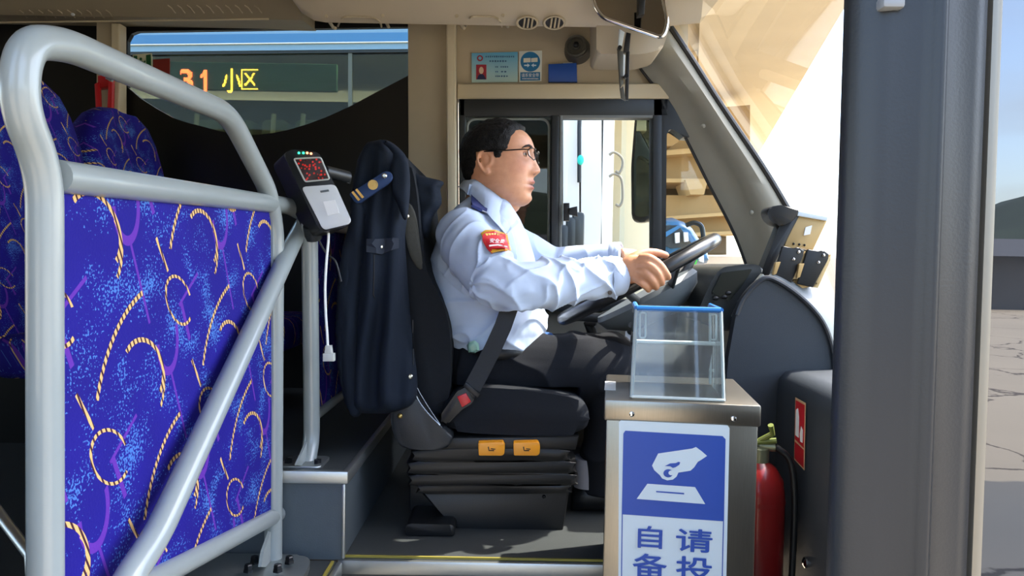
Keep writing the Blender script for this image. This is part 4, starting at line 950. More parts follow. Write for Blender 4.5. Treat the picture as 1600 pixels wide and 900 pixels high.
# instrument binnacle
bi = thing('instrument_binnacle', 'dark instrument panel binnacle between steering wheel and dashboard', 'instrument panel', tuple(P(1120, 480, 1.95)))
b = B(); b.prism(fillet([P(x, y, 1.82) for x, y in [(1088, 500), (1098, 468), (1118, 428), (1130, 417), (1180, 412), (1196, 420), (1160, 470), (1142, 520)]], .012, 4, True), (0, .40, 0), .008, 3); b.done('hood', m_char, bi)
b = B(); b.prism(fillet([P(x, y, 1.815) for x, y in [(1112, 458), (1128, 426), (1176, 420), (1160, 446), (1140, 470)]], .006, 3, True), (0, .01, 0)); b.done('display', M('display_dark', '#20241f', .2, 0, .2, 20), bi, 30)
for k, (x, y) in enumerate([(1118, 466), (1132, 464), (1138, 458)]):
    b = B(); b.sphere(P(x, y, 1.815), (.008, .004, .005), 10); b.done('knob', m_black, bi)
b = B(); b.prism([P(x, y, 1.80) for x, y in [(1192, 428), (1197, 432), (1160, 478), (1148, 500), (1146, 494), (1156, 470)]], (0, .02, 0), .002); b.done('edge_strip', M('binnacle_pale', '#9aa09c', .4), bi)
# bottle with red label tucked by the binnacle
bo = thing('bottle', 'small clear bottle with red label standing by the binnacle', 'bottle', tuple(P(1083, 476, 2.3)))
c = P(1084, 476, 2.3); b = B(); b.lathe([(.024, 0), (.026, .004), (.026, .075), (.018, .09), (.012, .095)], c, n=18); b.done('body', M('bottle_clear', '#c9cfc4', .15), bo)
b = B(); b.lathe([(.0265, .03), (.0268, .032), (.0268, .06), (.0265, .062)], c, n=18, cap=False); b.done('label', m_red, bo); b = B(); b.lathe([(.013, .093), (.013, .108), (0, .108)], c, n=14); b.done('cap', m_paper, bo)

# ---- device on the dash
dv = thing('display_mount', 'black and tan metal display mount with two upright plates on the dash', 'device', tuple(P(1235, 452, 1.88)))
YD = 1.86; m_tan = M('tan_metal', '#b89a66', .4, .3, .06, 40); m_tan2 = M('tan_metal_pale', '#d0b684', .4, .3, .06, 40)
def dvp(name, pts, m, Y=YD, dep=.012, bev=.002, rad=.004): b = B(); b.prism(fillet([P(x, y, Y) for x, y in pts], rad, 3, True), (0, dep, 0), bev); return b.done(name, m, dv)
dvp('camera_head', [(1198, 329), (1204, 323), (1220, 320), (1250, 328), (1240, 345), (1222, 353), (1212, 352), (1202, 342)], m_black, YD - .01, .05, .006, .006)
dvp('spine', [(1220, 348), (1246, 330), (1250, 335), (1200, 434), (1188, 432), (1190, 424)], m_black, YD, .04, .003)
dvp('back_plate', [(1246, 333), (1293, 344), (1270, 392), (1250, 386), (1244, 388), (1225, 386)], m_tan, YD + .004, .03)
dvp('flange', [(1248, 330), (1294, 339), (1292, 345), (1246, 337)], m_sign, YD - .004, .03, .001, .001)
dvp('sticker', [(1259, 355), (1269, 352), (1266, 366), (1256, 368)], m_paper, YD + .001, .004, 0, .001)
for dx, dy in ((0, 0), (39, 5)):
    dvp('plate', [(1223 + dx, 384 + dy), (1240 + dx, 388 + dy), (1247 + dx, 386 + dy), (1257 + dx, 392 + dy), (1254 + dx, 402 + dy), (1232 + dx, 453 + dy * 0 - dx * .1), (1207 + dx, 441 + dy * .5)], m_black, YD - .06, .010)
    dvp('side_fin', [(1255 + dx, 398 + dy), (1260 + dx, 392 + dy), (1258 + dx, 402 + dy), (1241 + dx * .95, 450), (1231 + dx, 453 - dx * .1)], m_tan2, YD - .05, .012, .001, .001)
    dvp('tan_tab', [(1212 + dx * .95, 410 + dy * .5), (1220 + dx * .95, 409 + dy * .5), (1213 + dx * .95, 428 + dy), (1208 + dx * .95, 430 + dy)], m_tan, YD - .07, .01, .001, .001)
    for k in (0, 1): b = B(); b.sphere(P(1240 + dx + k * 8, 396 + dy - k * 2 + (1 - k) * 9, YD - .061), (.004, .003, .004), 8); b.done('rivet', m_chrome, dv)
dvp('base_tray', [(1206, 436), (1242, 452), (1274, 447), (1282, 440), (1262, 436)], m_tan, YD - .05, .07, .001, .002)
for x in (1240, 1249, 1257): b = B(); b.sphere(P(x, 381 + (x - 1240) * .12, YD + .002), .003, 8); b.done('screw', m_steeld, dv)

# ================================================================ steering wheel
sw = thing('steering_wheel', 'black steering wheel with grey column cover', 'steering wheel', tuple(P(985, 500, 1.95)))
c = P(996, 437, 1.95); a = R(29); ux = Vector((math.cos(a), 0, math.sin(a))); uy = Vector((0, 1, -.075)).normalized(); un = ux.cross(uy).normalized()
if un.z < 0: un = -un
RWL = .212
b = B(); b.tube([c + ux * (RWL * math.cos(t)) + uy * (RWL * math.sin(t)) for t in [2 * math.pi * k / 64 for k in range(64)]], .0165, 14, closed=True); b.done('rim', M('wheel_leather', '#191b1e', .3, 0, .06, 40, .06, 500, coat=.2), sw)
for ang in (20, 160, 270 - 20, 270 + 20):
    t = R(ang); e = ux * math.cos(t) + uy * math.sin(t); b = B(); b.tube([c + e * .05 - un * .055, c + e * .13 - un * .045, c + e * (RWL - .004)], [.016, .013, .011], 10, flat=.6); b.done('spoke', m_char, sw)
b = B(); b.lathe([(.0, -.115), (.04, -.113), (.09, -.10), (.128, -.075), (.14, -.05), (.134, -.038), (.0, -.03)], c, un, 40); b.done('hub_cover', m_dashl, sw, 50)
b = B(); b.tube([c - un * .09 + ux * .03, P(1030, 520, 1.99), P(1045, 640, 2.0), P(1060, 800, 2.0)], [.04, .042, .045, .045], 18); b.done('column', m_char, sw)
b = B(); b.tube([c - un * .10 - ux * .06 + uy * -.08, c - un * .075 - ux * .10 - uy * .24 + un * 0], .007, 8); b.done('stalk', m_black, sw)
gl = thing('gear_lever', 'black gear lever with square base below the steering wheel', 'gear lever', tuple(P(938, 545, 2.1)))
b = B(); b.tube([P(918, 502, 2.1), P(924, 516, 2.1), P(931, 534, 2.1)], [.012, .014, .009], 10); b.box(P(922, 505, 2.09), (.03, .02, .014), bev=.003); b.tube([P(914, 508, 2.1), P(921, 506, 2.1)], .006, 8); b.tube([P(926, 505, 2.09), P(931, 500, 2.09), P(930, 508, 2.09)], .004, 8); b.done('stick', m_black, gl)
b = B(); b.prism(fillet([P(x, y, 2.08) for x, y in [(925, 545), (927, 530), (933, 523), (944, 524), (949, 530), (950, 545)]], .006, 3, True), (0, .05, 0), .006); b.done('base', m_black, gl)
b = B(); b.tube([P(950, 541, 2.09), P(958, 540, 2.09), P(962, 537, 2.09)], .005, 8); b.done('pale_tab', m_sign, gl)
b = B(); b.prism([P(x, y, 2.26) for x, y in [(840, 541), (1060, 545), (1060, 620), (840, 620)]], (0, .22, 0), .01); o = b.done('side_shelf', m_dash, None); tagset(o, 'dark low shelf along the wall beside the driver thighs', 'shelf')
wn_ = thing('wall_notice', 'white notice with black dot low on the wall behind the acrylic box', 'notice', tuple(P(982, 544, 2.3)))
flat('paper', [(979, 493), (992, 493), (991, 542), (976, 541)], 2.38, m_paper, wn_, .003); b = B(); b.lathe([(.013, 0), (.013, .001), (0, .001)], P(986, 517, 2.38), (0, -1, 0), 16); b.done('dot', m_black, wn_)

# ================================================================ fare box
fbx = thing('fare_box', 'stainless steel fare box with blue coin sign and clear acrylic chute', 'fare box', (.33, 1.5, .53))
zt = 1.215; FL, FR = PZ(944, 624, zt), PZ(1190, 634, zt)
ex_ = (FR - FL); wd = ex_.length; ex_.normalize(); ey_ = Vector((-ex_.y, ex_.x, 0)); dep = .31
def bp(u, v, z): return FL + ex_ * u + ey_ * v + Vector((0, 0, z - zt))
def bxx(bb, u0, u1, v0, v1, z0, z1, bev=.003):
    c = bp((u0 + u1) / 2, (v0 + v1) / 2, (z0 + z1) / 2); bb.box(c, (u1 - u0, v1 - v0, z1 - z0), Matrix.Rotation(math.atan2(ex_.y, ex_.x), 3, 'Z'), bev)
b = B(); bxx(b, .004, wd - .004, .004, dep - .004, .53, zt - .002); b.done('cabinet', m_steel, fbx, 30)
b = B(); bxx(b, 0, wd, 0, dep, zt - .037, zt, .004); b.done('lid', m_steel, fbx, 30)
for u in (.048, wd - .045):
    b = B(); b.lathe([(.0045, 0), (.0045, .002), (.002, .003), (0, .003)], bp(u, 0, zt - .024), -ey_, 14); b.done('rivet', m_chrome, fbx)
def sgp(x, y, v=0):
    d = ray(x, y); q_ = FL - ey_ * v; return CAM + d * (ey_.dot(q_ - CAM) / ey_.dot(d))
def sgpoly(name, pts, v, m, par=None, th=None):
    b = B()
    if th: b.prism([sgp(x, y, v) for x, y in pts], ey_ * th); return b.done(name, m, par, 30)
    V2, Fc, D = flatpts(pts); b.add([sgp(x, y) - ey_ * v for x, y in V2], [tuple(f) for f in Fc]); return finish(b.bm, name, m, par or sg, None)
sg = sgpoly('sign_board', [(970, 657), (1137, 665), (1140, 669), (1133, 990), (966, 975), (967, 660)], .0015, m_sign, fbx, .003)
sgpoly('blue_field', [(974, 677), (977, 672.5), (1129, 681), (1133.5, 686), (1131, 814), (971.5, 803)], .002, m_blue)
sgpoly('blue_border', [(971.5, 803), (973, 803), (971, 975), (969.5, 975)], .002, m_blue); sgpoly('blue_border', [(1129.5, 814), (1131, 814), (1127, 988), (1125.5, 988)], .002, m_blue)
z = lambda x, y: (960 + x / 3.46, 640 + y / 3.46)
hand = [z(*p) for p in [(203, 300), (236, 235), (420, 208), (440, 200), (470, 222), (500, 248), (470, 268), (450, 280), (430, 310), (410, 328), (345, 338), (335, 360), (315, 376), (285, 380), (258, 370), (245, 352), (215, 325)]]
sgpoly('hand_symbol', hand, .003, m_sign)
sgpoly('hand_line', [z(*p) for p in [(272, 302), (300, 288), (330, 286), (345, 279), (355, 282), (350, 295), (330, 308), (315, 312), (300, 303)]], .004, m_blue)
sgpoly('coin_symbol', [z(290 + 26 * math.cos(t), 341 + 22 * math.sin(t)) for t in [2 * math.pi * k / 18 for k in range(18)]], .004, m_blue)
sgpoly('coin_gap', [z(306 + 15 * math.cos(t), 338 + 13 * math.sin(t)) for t in [2 * math.pi * k / 14 for k in range(14)]], .005, m_sign)
sgpoly('slot_plate', [z(*p) for p in [(178, 398), (435, 416), (490, 508), (120, 480)]], .003, m_sign)
sgpoly('slot_line', [z(*p) for p in [(225, 436), (376, 447), (376, 455), (225, 443)]], .004, m_blue)
nf = -ey_
for s, x, y, w, h in (('自', 192, 686, 125, 118), ('请', 430, 704, 185, 122), ('备', 190, 842, 175, 130), ('投', 430, 858, 185, 130)):
    xx, yy = z(x, y); cpt = sgp(xx, yy); k_ = (cpt - CAM).dot(ROT @ Vector((0, 0, -1))) / F
    textmesh('lettering', s, cpt - ey_ * .003, ex_, (0, 0, 1), w / 3.46 * k_ / abs(ex_.x), h / 3.46 * k_, m_blue, sg, .016)
# acrylic chute: front pane, back pane, sides, blue rim
ac = B()
def A(u, v, z_): return bp(u, v, z_)
fu0, fu1 = .048, .205; bz = zt + .002
A0 = [A(fu0, .02, bz), A(fu1, .02, bz), A(fu1, .21, bz), A(fu0, .21, bz)]
A1 = [A(fu0 + .006, .055, zt + .155), A(fu1 - .004, .055, zt + .155), A(fu1 - .004, .21, zt + .155), A(fu0 + .006, .21, zt + .155)]
for i in range(4):
    j = (i + 1) % 4; n_ = ((A0[j] - A0[i]).cross(A1[i] - A0[i])).normalized() * .004; bb_ = B(); bb_.prism([A0[i], A0[j], A1[j], A1[i]], n_); bb_.done('acrylic_pane', g_acr, fbx, 30)
b = B()
for i in range(4):
    j = (i + 1) % 4
    if i in (0, 1, 3): b.tube([A1[i] + Vector((0, 0, .002)), A1[j] + Vector((0, 0, .002))], .005, 8)
b.done('blue_rim', M('blue_rim', '#1f6fb8', .4), fbx)
b = B()
for i in range(4): b.tube([A0[i], A1[i]], .003, 6)
b.tube([A(fu0, .018, bz + .002), A(fu1, .018, bz + .002)], .003, 6); b.tube([A(fu0 + .003, .13, zt + .09), A(fu1 - .003, .13, zt + .09)], .004, 6); b.tube([A(fu0 + .003, .2, zt + .03), A(fu1 - .003, .2, zt + .03)], .003, 6)
for u in (fu0 + .012, fu1 - .022): b.tube(fillet([A(u, .053, zt + .15), A(u + .010, .053, zt + .15), A(u + .010, .046, zt + .105), A(u, .046, zt + .105)], .004, 4, True), .0018, 6, closed=True)
b.done('acrylic_edge', M('acrylic_edge', '#c6d2d2', .15, 0, .05, 40), fbx)
b = B(); b.prism([A(fu0 + .006, .13, zt + .088), A(fu1 - .006, .13, zt + .088), A(fu1 - .006, .2, zt + .02), A(fu0 + .006, .2, zt + .02)], (0, 0, .003)); b.done('chute_flap', g_acr, fbx, 30)
b = B(); bxx(b, -.001, .02, .1, .2, zt, zt + .0015, 0); b.done('paper_scrap', m_paper, fbx, 30)

# ================================================================ fire extinguisher and sticker
fe = thing('fire_extinguisher', 'red fire extinguisher standing behind the fare box', 'fire extinguisher', (.525, 1.60, .53))
c = Vector((.525, 1.60, .53)); b = B(); b.lathe([(.05, 0), (.054, .01), (.054, .44), (.05, .475), (.035, .50), (.016, .515)], c, n=32); b.done('cylinder', m_redp, fe)
b = B(); b.lathe([(.0548, .428), (.0548, .436)], c, n=32, cap=False); b.done('weld_band', M('dark_red', '#7a1414', .4), fe)
b = B(); b.lathe([(.02, .505), (.02, .54), (.012, .545)], c, n=16); b.tube([c + Vector((0, 0, .545)), c + Vector((.03, -.01, .545))], .01, 10); b.done('valve', M('valve_metal', '#8f9478', .35, .7), fe)
b = B(); b.tube([c + Vector((-.01, 0, .55)), c + Vector((.02, -.02, .575)), c + Vector((.012, -.03, .595))], .006, 8); b.tube([c + Vector((-.03, .0, .55)), c + Vector((.03, -.015, .56))], .006, 8); b.done('handle', M('handle_olive', '#6f7a3a', .45), fe)
b = B(); b.tube(catmull([c + Vector(v) for v in ((.03, -.01, .545), (.058, -.016, .52), (.068, -.02, .46), (.070, -.02, .36), (.066, -.02, .2))], 6), .007, 10); b.done('hose', m_black, fe)
stk = thing('fire_sticker', 'narrow red fire extinguisher sticker on the dark side console', 'sticker', (XC, 1.62, 1.05))
def csp(x, y, o=.0035): p = PX(x, y, XC); return Vector((XC - o, p.y, p.z))
def cpoly(name, pts, m, o): b = B(); b.prism([csp(x, y, o) for x, y in pts], (.0006, 0, 0)); return b.done(name, m, stk, 30)
cpoly('backing', [(1246, 621), (1262, 630), (1260, 735), (1244, 718)], M('sticker_cream', '#d8b48a', .5), .0045); cpoly('red_field', [(1247, 625), (1261, 633), (1259.5, 700), (1245.5, 686)], m_red, .0052); cpoly('red_field', [(1245.5, 690), (1259.5, 703), (1259, 731), (1245, 716)], m_red, .0052)
cpoly('extinguisher_symbol', [(1248, 640), (1251, 638), (1252.5, 652), (1252, 684), (1247, 680), (1247.5, 655)], m_paper, .006); cpoly('flame_symbol', [(1256, 666), (1258.5, 672), (1258, 692), (1254.5, 690), (1254, 678)], m_paper, .006)
# ================================================================ the driver
pn = thing('person', 'bus driver in pale blue uniform shirt and glasses holding the steering wheel', 'person', (-.1, 1.95, .85))
YP = 1.95
# ---- head frame: f forward, r to his right (towards the door), w up from the chin
HO = P(775, 323, YP); YAW, TILT = R(-14), R(-2)
HM = Matrix.Rotation(YAW, 3, 'Z') @ Matrix.Rotation(TILT, 3, 'Y')
def H(f, r, w): return HO + HM @ Vector((f, -r, w))
HI = HM.inverted()
Ft = [(0, .072), (.006, .081), (.015, .087), (.03, .0905), (.045, .093), (.06, .095), (.08, .096), (.1, .096), (.12, .0955), (.143, .098), (.155, .097), (.168, .092), (.18, .083), (.192, .068), (.202, .05), (.209, .03), (.213, .004)]
Bt = [(0, -.02), (.015, .005), (.03, .03), (.045, .05), (.06, .062), (.083, .072), (.11, .080), (.14, .082), (.165, .074), (.185, .058), (.2, .036), (.208, .02), (.213, .002)]
Wt = [(0, .026), (.008, .04), (.018, .05), (.03, .059), (.045, .066), (.06, .070), (.08, .0735), (.1, .075), (.12, .0755), (.14, .076), (.158, .074), (.175, .067), (.19, .054), (.202, .036), (.209, .02), (.213, .002)]
def g(x, s): return math.exp(-(x / s) ** 2)
def headpt(w, a, infl=0):
    Fr, Bk, Wd = lerpt(Ft, w), lerpt(Bt, w), lerpt(Wt, w)
    f0 = (Fr - Bk) / 2 * (1 - .3 * max(0, min(1, (w - .02) / .07)))
    ca, sa = math.cos(a), math.sin(a); n = 2.25
    f = f0 + ((Fr - f0) if ca > 0 else (Bk + f0)) * math.copysign(abs(ca) ** (2 / n), ca) 
    r = Wd * math.copysign(abs(sa) ** (2 / n), sa)
    if ca > 0:
        k = min(1, ca * 2); ar = abs(r)
        nz = lerpt([(.070, 0), (.076, .012), (.083, .021), (.09, .0205), (.10, .015), (.112, .010), (.125, .006), (.138, 0)], w)
        f += k * nz * g(r, lerpt([(.07, .011), (.085, .0125), (.1, .0105), (.125, .008), (.14, .008)], w))
        f += k * .0085 * g(ar - .0145, .0065) * g(w - .081, .0075)
        f -= k * .0065 * g(ar - .030, .015) * g(w - .124, .0105)
        f += k * .0035 * g(ar - .032, .022) * g(w - .143, .007)
        f += k * .004 * g(ar - .046, .018) * g(w - .1, .016)
        lw = g(r, .021)
        f += k * lw * (.0075 * g(w - .0575, .0055) + .007 * g(w - .0435, .0055) - .0085 * g(w - .0505, .0022))
        f += k * .006 * g(r, .02) * g(w - .015, .012); f -= k * .004 * g(r, .022) * g(w - .031, .006)
        f -= k * .003 * g(ar - .026, .006) * g(w - .066, .014)
    r += math.copysign(.0035 * g(w - .035, .02) * g(f - .03, .04), r) if abs(r) > .02 else 0   # full jowls
    return f, r, w
NW, NA = 88, 96
def headrings(): return [[H(*headpt(.213 * (.5 - .5 * math.cos(math.pi * (i + .5) / NW)), 2 * math.pi * j / NA)) for j in range(NA)] for i in range(NW)]
b = B(); b.loft(headrings())
# ears
for s in (1, -1):
    ec = [(-.004, .098), (.008, .104), (.012, .118), (.006, .130), (-.006, .135), (-.017, .131), (-.022, .118), (-.019, .104), (-.011, .090), (-.003, .082), (.004, .086)]
    def E(f, w, o): return H(f - .012 * 0, s * (.073 + o + max(0, -f) * .35), w - .006)
    b.tube(catmull([E(f, w, .003) for f, w in ec], 4), .0036, 8)
    b.sphere(E(-.006, .112, -.004), (.016, .008, .026), 14, HM); b.sphere(E(-.004, .090, .002), (.008, .0045, .009), 10, HM)
    b.sphere(E(.009, .106, .001), (.004, .004, .006), 8, HM)
# neck into the trunk
nk = [(P(768, 300, YP), .058), (P(762, 322, YP), .060), (P(756, 345, YP), .066), (P(752, 375, YP), .075)]
b.tube([p for p, r in nk], [r for p, r in nk], 24)
b.sphere(P(788, 322, YP), (.040, .045, .022), 18)            # soft under the chin
# trunk and limbs (under the clothes)
def chain(pts, n=18): b.tube([P(*p[:3]) for p in pts], [p[3] for p in pts], n)
for x, y, sx, sy, sz in ((752, 388, .085, .145, .085), (758, 450, .105, .145, .11), (770, 512, .105, .15, .09)): b.sphere(P(x, y, YP), (sx, sy, sz), 24)
SHr, ELr, WRr = (728, 370, 1.80), (786, 446, 1.625), (962, 431, 1.735)
SHl, ELl, WRl = (745, 358, 2.11), (862, 424, 2.19), (968, 402, 2.10)
chain([(740, 372, 1.87, .04), (*SHr, .038), (752, 407, 1.71, .032), (784, 443, 1.64, .026), (850, 442, 1.66, .034), (920, 436, 1.705, .031), (*WRr, .026)])
chain([(750, 370, 2.04, .04), (*SHl, .036), (805, 395, 2.16, .042), (*ELl, .037), (920, 412, 2.14, .032), (*WRl, .026)])
for yy in (1.86, 2.04):
    k = 1 if yy < YP else 0
    chain([(745, 575, yy, .078), (850, 580, yy - .01, .07), (955, 578, yy - .01 if k else yy + .06, .055), (945 if k else 1000, 690, yy if k else yy + .06, .046), (935 if k else 1005, 775, yy if k else yy + .06, .036)])
# ---- hands on the wheel
def finger(pts, r0, r1):
    pp = [P(*p) for p in pts]; n = len(pp); b.tube(catmull(pp, 4), [r0 + (r1 - r0) * i / ((n - 1) * 4) for i in range((n - 1) * 4 + 1)], 10)
    b.sphere(pp[-1], r1 * 1.02, 10)
# right hand: back of the hand to the door, fingers closing over the rim
def palm(pts):
    for (x, y, Y, rx, ry, rz) in pts: b.sphere(P(x, y, Y), (rx, ry, rz), 16, Matrix.Rotation(R(-8), 3, 'Y'))
b.tube([P(*WRr), P(975, 427, 1.725), P(990, 421, 1.712), P(1002, 418, 1.706)], [.026, .027, .031, .027], 16, flat=.62)
palm([(988, 420, 1.718, .032, .019, .032), (998, 410, 1.706, .018, .013, .014), (996, 432, 1.708, .017, .013, .016)])
finger([(1000, 404, 1.702), (1014, 403, 1.692), (1030, 413, 1.690), (1040, 426, 1.700), (1044, 433, 1.714)], .0108, .0078)
finger([(1000, 413, 1.699), (1013, 414, 1.687), (1026, 425, 1.686), (1032, 437, 1.698), (1034, 442, 1.712)], .0112, .0080)
finger([(997, 424, 1.699), (1008, 427, 1.687), (1018, 437, 1.687), (1023, 445, 1.699), (1025, 449, 1.712)], .0108, .0076)
finger([(992, 435, 1.703), (1000, 440, 1.692), (1007, 446, 1.692), (1011, 450, 1.702), (1013, 453, 1.713)], .0096, .0068)
finger([(976, 414, 1.735), (992, 401, 1.74), (1008, 395, 1.748), (1026, 395, 1.755), (1040, 399, 1.762)], .0128, .0084)   # thumb along the top
# left hand on the far side
b.tube([P(*WRl), P(985, 404, 2.12), P(1000, 408, 2.13)], [.026, .028, .028], 16, flat=.65)
for k in range(4): finger([(1000 - k * 3, 402 + k * 8, 2.145), (1014 - k * 3, 402 + k * 8, 2.165), (1026 - k * 4, 412 + k * 7, 2.168), (1032 - k * 5, 424 + k * 5, 2.155)], .0102, .0076)
finger([(984, 404, 2.11), (1000, 398, 2.10), (1020, 399, 2.095)], .011, .008)
# bare ankles and feet (in the shoes)
o = b.done('body', None, pn, 180)
bake(o, [('REMESH', dict(mode='VOXEL', voxel_size=.0028, use_smooth_shade=True)), ('SMOOTH', dict(factor=.5, iterations=2))])
def skin():
    m = bpy.data.materials.new('skin'); m.use_nodes = True; nt = m.node_tree; bb = nt.nodes['Principled BSDF']
    at = nt.nodes.new('ShaderNodeAttribute'); at.attribute_name = 'tint'; tc = nt.nodes.new('ShaderNodeTexCoord')
    n = nt.nodes.new('ShaderNodeTexNoise'); n.inputs['Scale'].default_value = 70; n.inputs['Detail'].default_value = 4; nt.links.new(tc.outputs['Object'], n.inputs['Vector'])
    mx = nt.nodes.new('ShaderNodeMix'); mx.data_type = 'RGBA'; mx.blend_type = 'MULTIPLY'; mx.inputs[0].default_value = .35
    r = nt.nodes.new('ShaderNodeValToRGB'); r.color_ramp.elements[0].color = (.72, .62, .58, 1); r.color_ramp.elements[1].color = (1, 1, 1, 1); r.color_ramp.elements[0].position = .3; r.color_ramp.elements[1].position = .65
    nt.links.new(n.outputs[0], r.inputs[0]); nt.links.new(at.outputs['Color'], mx.inputs[6]); nt.links.new(r.outputs[0], mx.inputs[7]); nt.links.new(mx.outputs[2], bb.inputs['Base Color'])
    bb.inputs['Roughness'].default_value = .48; bb.inputs['Subsurface Weight'].default_value = .12; bb.inputs['Subsurface Radius'].default_value = (.012, .004, .002); bb.inputs['Subsurface Scale'].default_value = .6
    n2 = nt.nodes.new('ShaderNodeTexNoise'); n2.inputs['Scale'].default_value = 420; nt.links.new(tc.outputs['Object'], n2.inputs['Vector']); bp_ = nt.nodes.new('ShaderNodeBump'); bp_.inputs['Strength'].default_value = .12; bp_.inputs['Distance'].default_value = .002; nt.links.new(n2.outputs[0], bp_.inputs['Height']); nt.links.new(bp_.outputs[0], bb.inputs['Normal'])
    return m
for v in o.data.vertices:
    if v.co.x < .17 and v.co.z < 1.185: v.co.z = 1.185
o.data.materials.clear(); o.data.materials.append(skin())
ca = o.data.color_attributes.new('tint', 'FLOAT_COLOR', 'POINT')
base, lip, dark, pinkk = Vector(lin('#cd9470')), Vector(lin('#94483f')), Vector(lin('#3a1a18')), Vector(lin('#c4806a'))
for v in o.data.vertices:
    l = HI @ (v.co - HO); f, r, w = l.x, -l.y, l.z; c = base
    if -.03 < w < .23 and f > .05:
        k = g(r, .024) * (g(w - .0575, .0055) + g(w - .0435, .006)) if f > .082 else 0; c = c.lerp(lip, min(1, k * 1.0))
        k = g(r, .020) * g(w - .0505, .0022) if f > .08 else 0; c = c.lerp(dark, min(1, k * 1.2))
        k = g(abs(r) - .011, .0045) * g(w - .0755, .003) if f > .1 else 0; c = c.lerp(dark, min(1, k * .7))
        k = g(abs(r) - .045, .02) * g(w - .095, .02); c = c.lerp(pinkk, k * .5)
    ca.data[v.index].color = (*c, 1)
# ---- hair: a short cap following the skull
hb_ = [(.05, -.075), (.06, -.052), (.083, -.036), (.105, -.026), (.1249, -.012), (.125, .010), (.1145, .026), (.135, .040), (.158, .047), (.185, .056), (.194, .075), (.2, .2)]
def hairline(w):
    if w < .112: return lerpt([(.05, -.07), (.06, -.054), (.083, -.037), (.105, -.028), (.112, -.026)], w)
    if w < .128: return lerpt([(.112, -.026), (.1135, .034), (.128, .044)], w)
    return lerpt([(.128, .044), (.135, .051), (.158, .059), (.178, .066), (.186, .074), (.192, .12)], w)
hb2 = B(); NH, NB = 170, 180; grid = []
for i in range(NH):
    row = []
    w = .213 * (1 - (1 - (i + .5) / NH) ** 1.6); w = .048 + (w / .213) * (.2128 - .048)
    for j in range(NB):
        a = 2 * math.pi * j / NB; f, r, ww = headpt(w, a)
        hl_ = hairline(w) + .004 * noise.noise(Vector((r * 90, w * 90, 3)))
        k = min(1, (hl_ - f) / .026)
        jt = .0035 * noise.noise(Vector((f * 260, w * 160, 8)))
        if w < .129 and f > -.03: k = min(1, min(.040 - (.129 - w) * .35 + jt - f, f - .014 - (.129 - w) * .25 + jt, (w - .111 + jt)) / .022)
        cf, cw = .0, .11; dv_ = Vector((f - cf, r, (ww - cw) * .9)).normalized()
        off = -.003 + (.0125 + .002 * noise.noise(Vector((f * 160, r * 160, w * 60)))) * (max(0, k) ** .5) if k > 0 else -.004
        row.append((H(f + dv_.x * off, r + dv_.y * off, ww + dv_.z * off), k))
    grid.append(row)
vv = [[hb2.bm.verts.new(p) for p, k in r] for r in grid]
for i in range(NH - 1):
    for j in range(NB):
        j2 = (j + 1) % NB
        if max(grid[i][j][1], grid[i + 1][j][1], grid[i][j2][1], grid[i + 1][j2][1]) > 0: hb2.bm.faces.new((vv[i][j], vv[i][j2], vv[i + 1][j2], vv[i + 1][j]))
hb2.bm.faces.new(vv[-1]); bmesh.ops.delete(hb2.bm, geom=[v for v in hb2.bm.verts if not v.link_faces], context='VERTS')
hb2.done('hair', m_hair, pn, 180)
# ---- brows, eyes
def facepoint(r, w, out=0):
    lo, hi = 0.0, math.pi / 2
    for _ in range(24):
        md = (lo + hi) / 2; f, rr, _w = headpt(w, md)
        if rr < abs(r): lo = md
        else: hi = md
    f, rr, _w = headpt(w, lo); return H(f + out, r, w)
for s in (1, -1):
    b = B(); b.tube([facepoint(s * r, w, .0008) for r, w in ((.014, .1395), (.022, .1425), (.033, .1445), (.042, .142), (.049, .137))], [.0018, .003, .003, .0026, .001], 8); b.done('eyebrow', M('brow_hair', '#2a201c', .8, 0, .3, 200), pn)
    ec = facepoint(s * .0300, .1235, 0); ec = ec - HM @ Vector((.0075, 0, 0))
    b = B(); b.sphere(ec, .0118, 20); ey = b.done('eye', M('eye_white', '#a3968c', .25), pn, 180)
    gd = (HM @ Vector((1, -.02, .02))).normalized()
    b = B(); b.lathe([(.0066, .0100), (.0062, .0114), (.003, .0121), (0, .0123)], ec, gd, 16); b.done('iris', M('iris_dark', '#120c0a', .1), ey)
    for nm, sg_, z0 in (('upper_lid', 1, .0), ('lower_lid', -1, .0)):
        b = B(); rows = []
        for t in range(9):
            th = (t / 8 - .5) * 2.3
            row = []
            for u in range(5):
                ph = R((9 if sg_ > 0 else 15) + u * 19) * sg_; q_ = Vector((math.cos(ph) * math.cos(th), math.cos(ph) * math.sin(th), math.sin(ph))) * .0128
                row.append(ec + HM @ q_)
            rows.append(row)
        b.sheet(rows); b.done(nm, M('eyelid', '#a8755a', .5, 0, .05, 100), ey, 180)
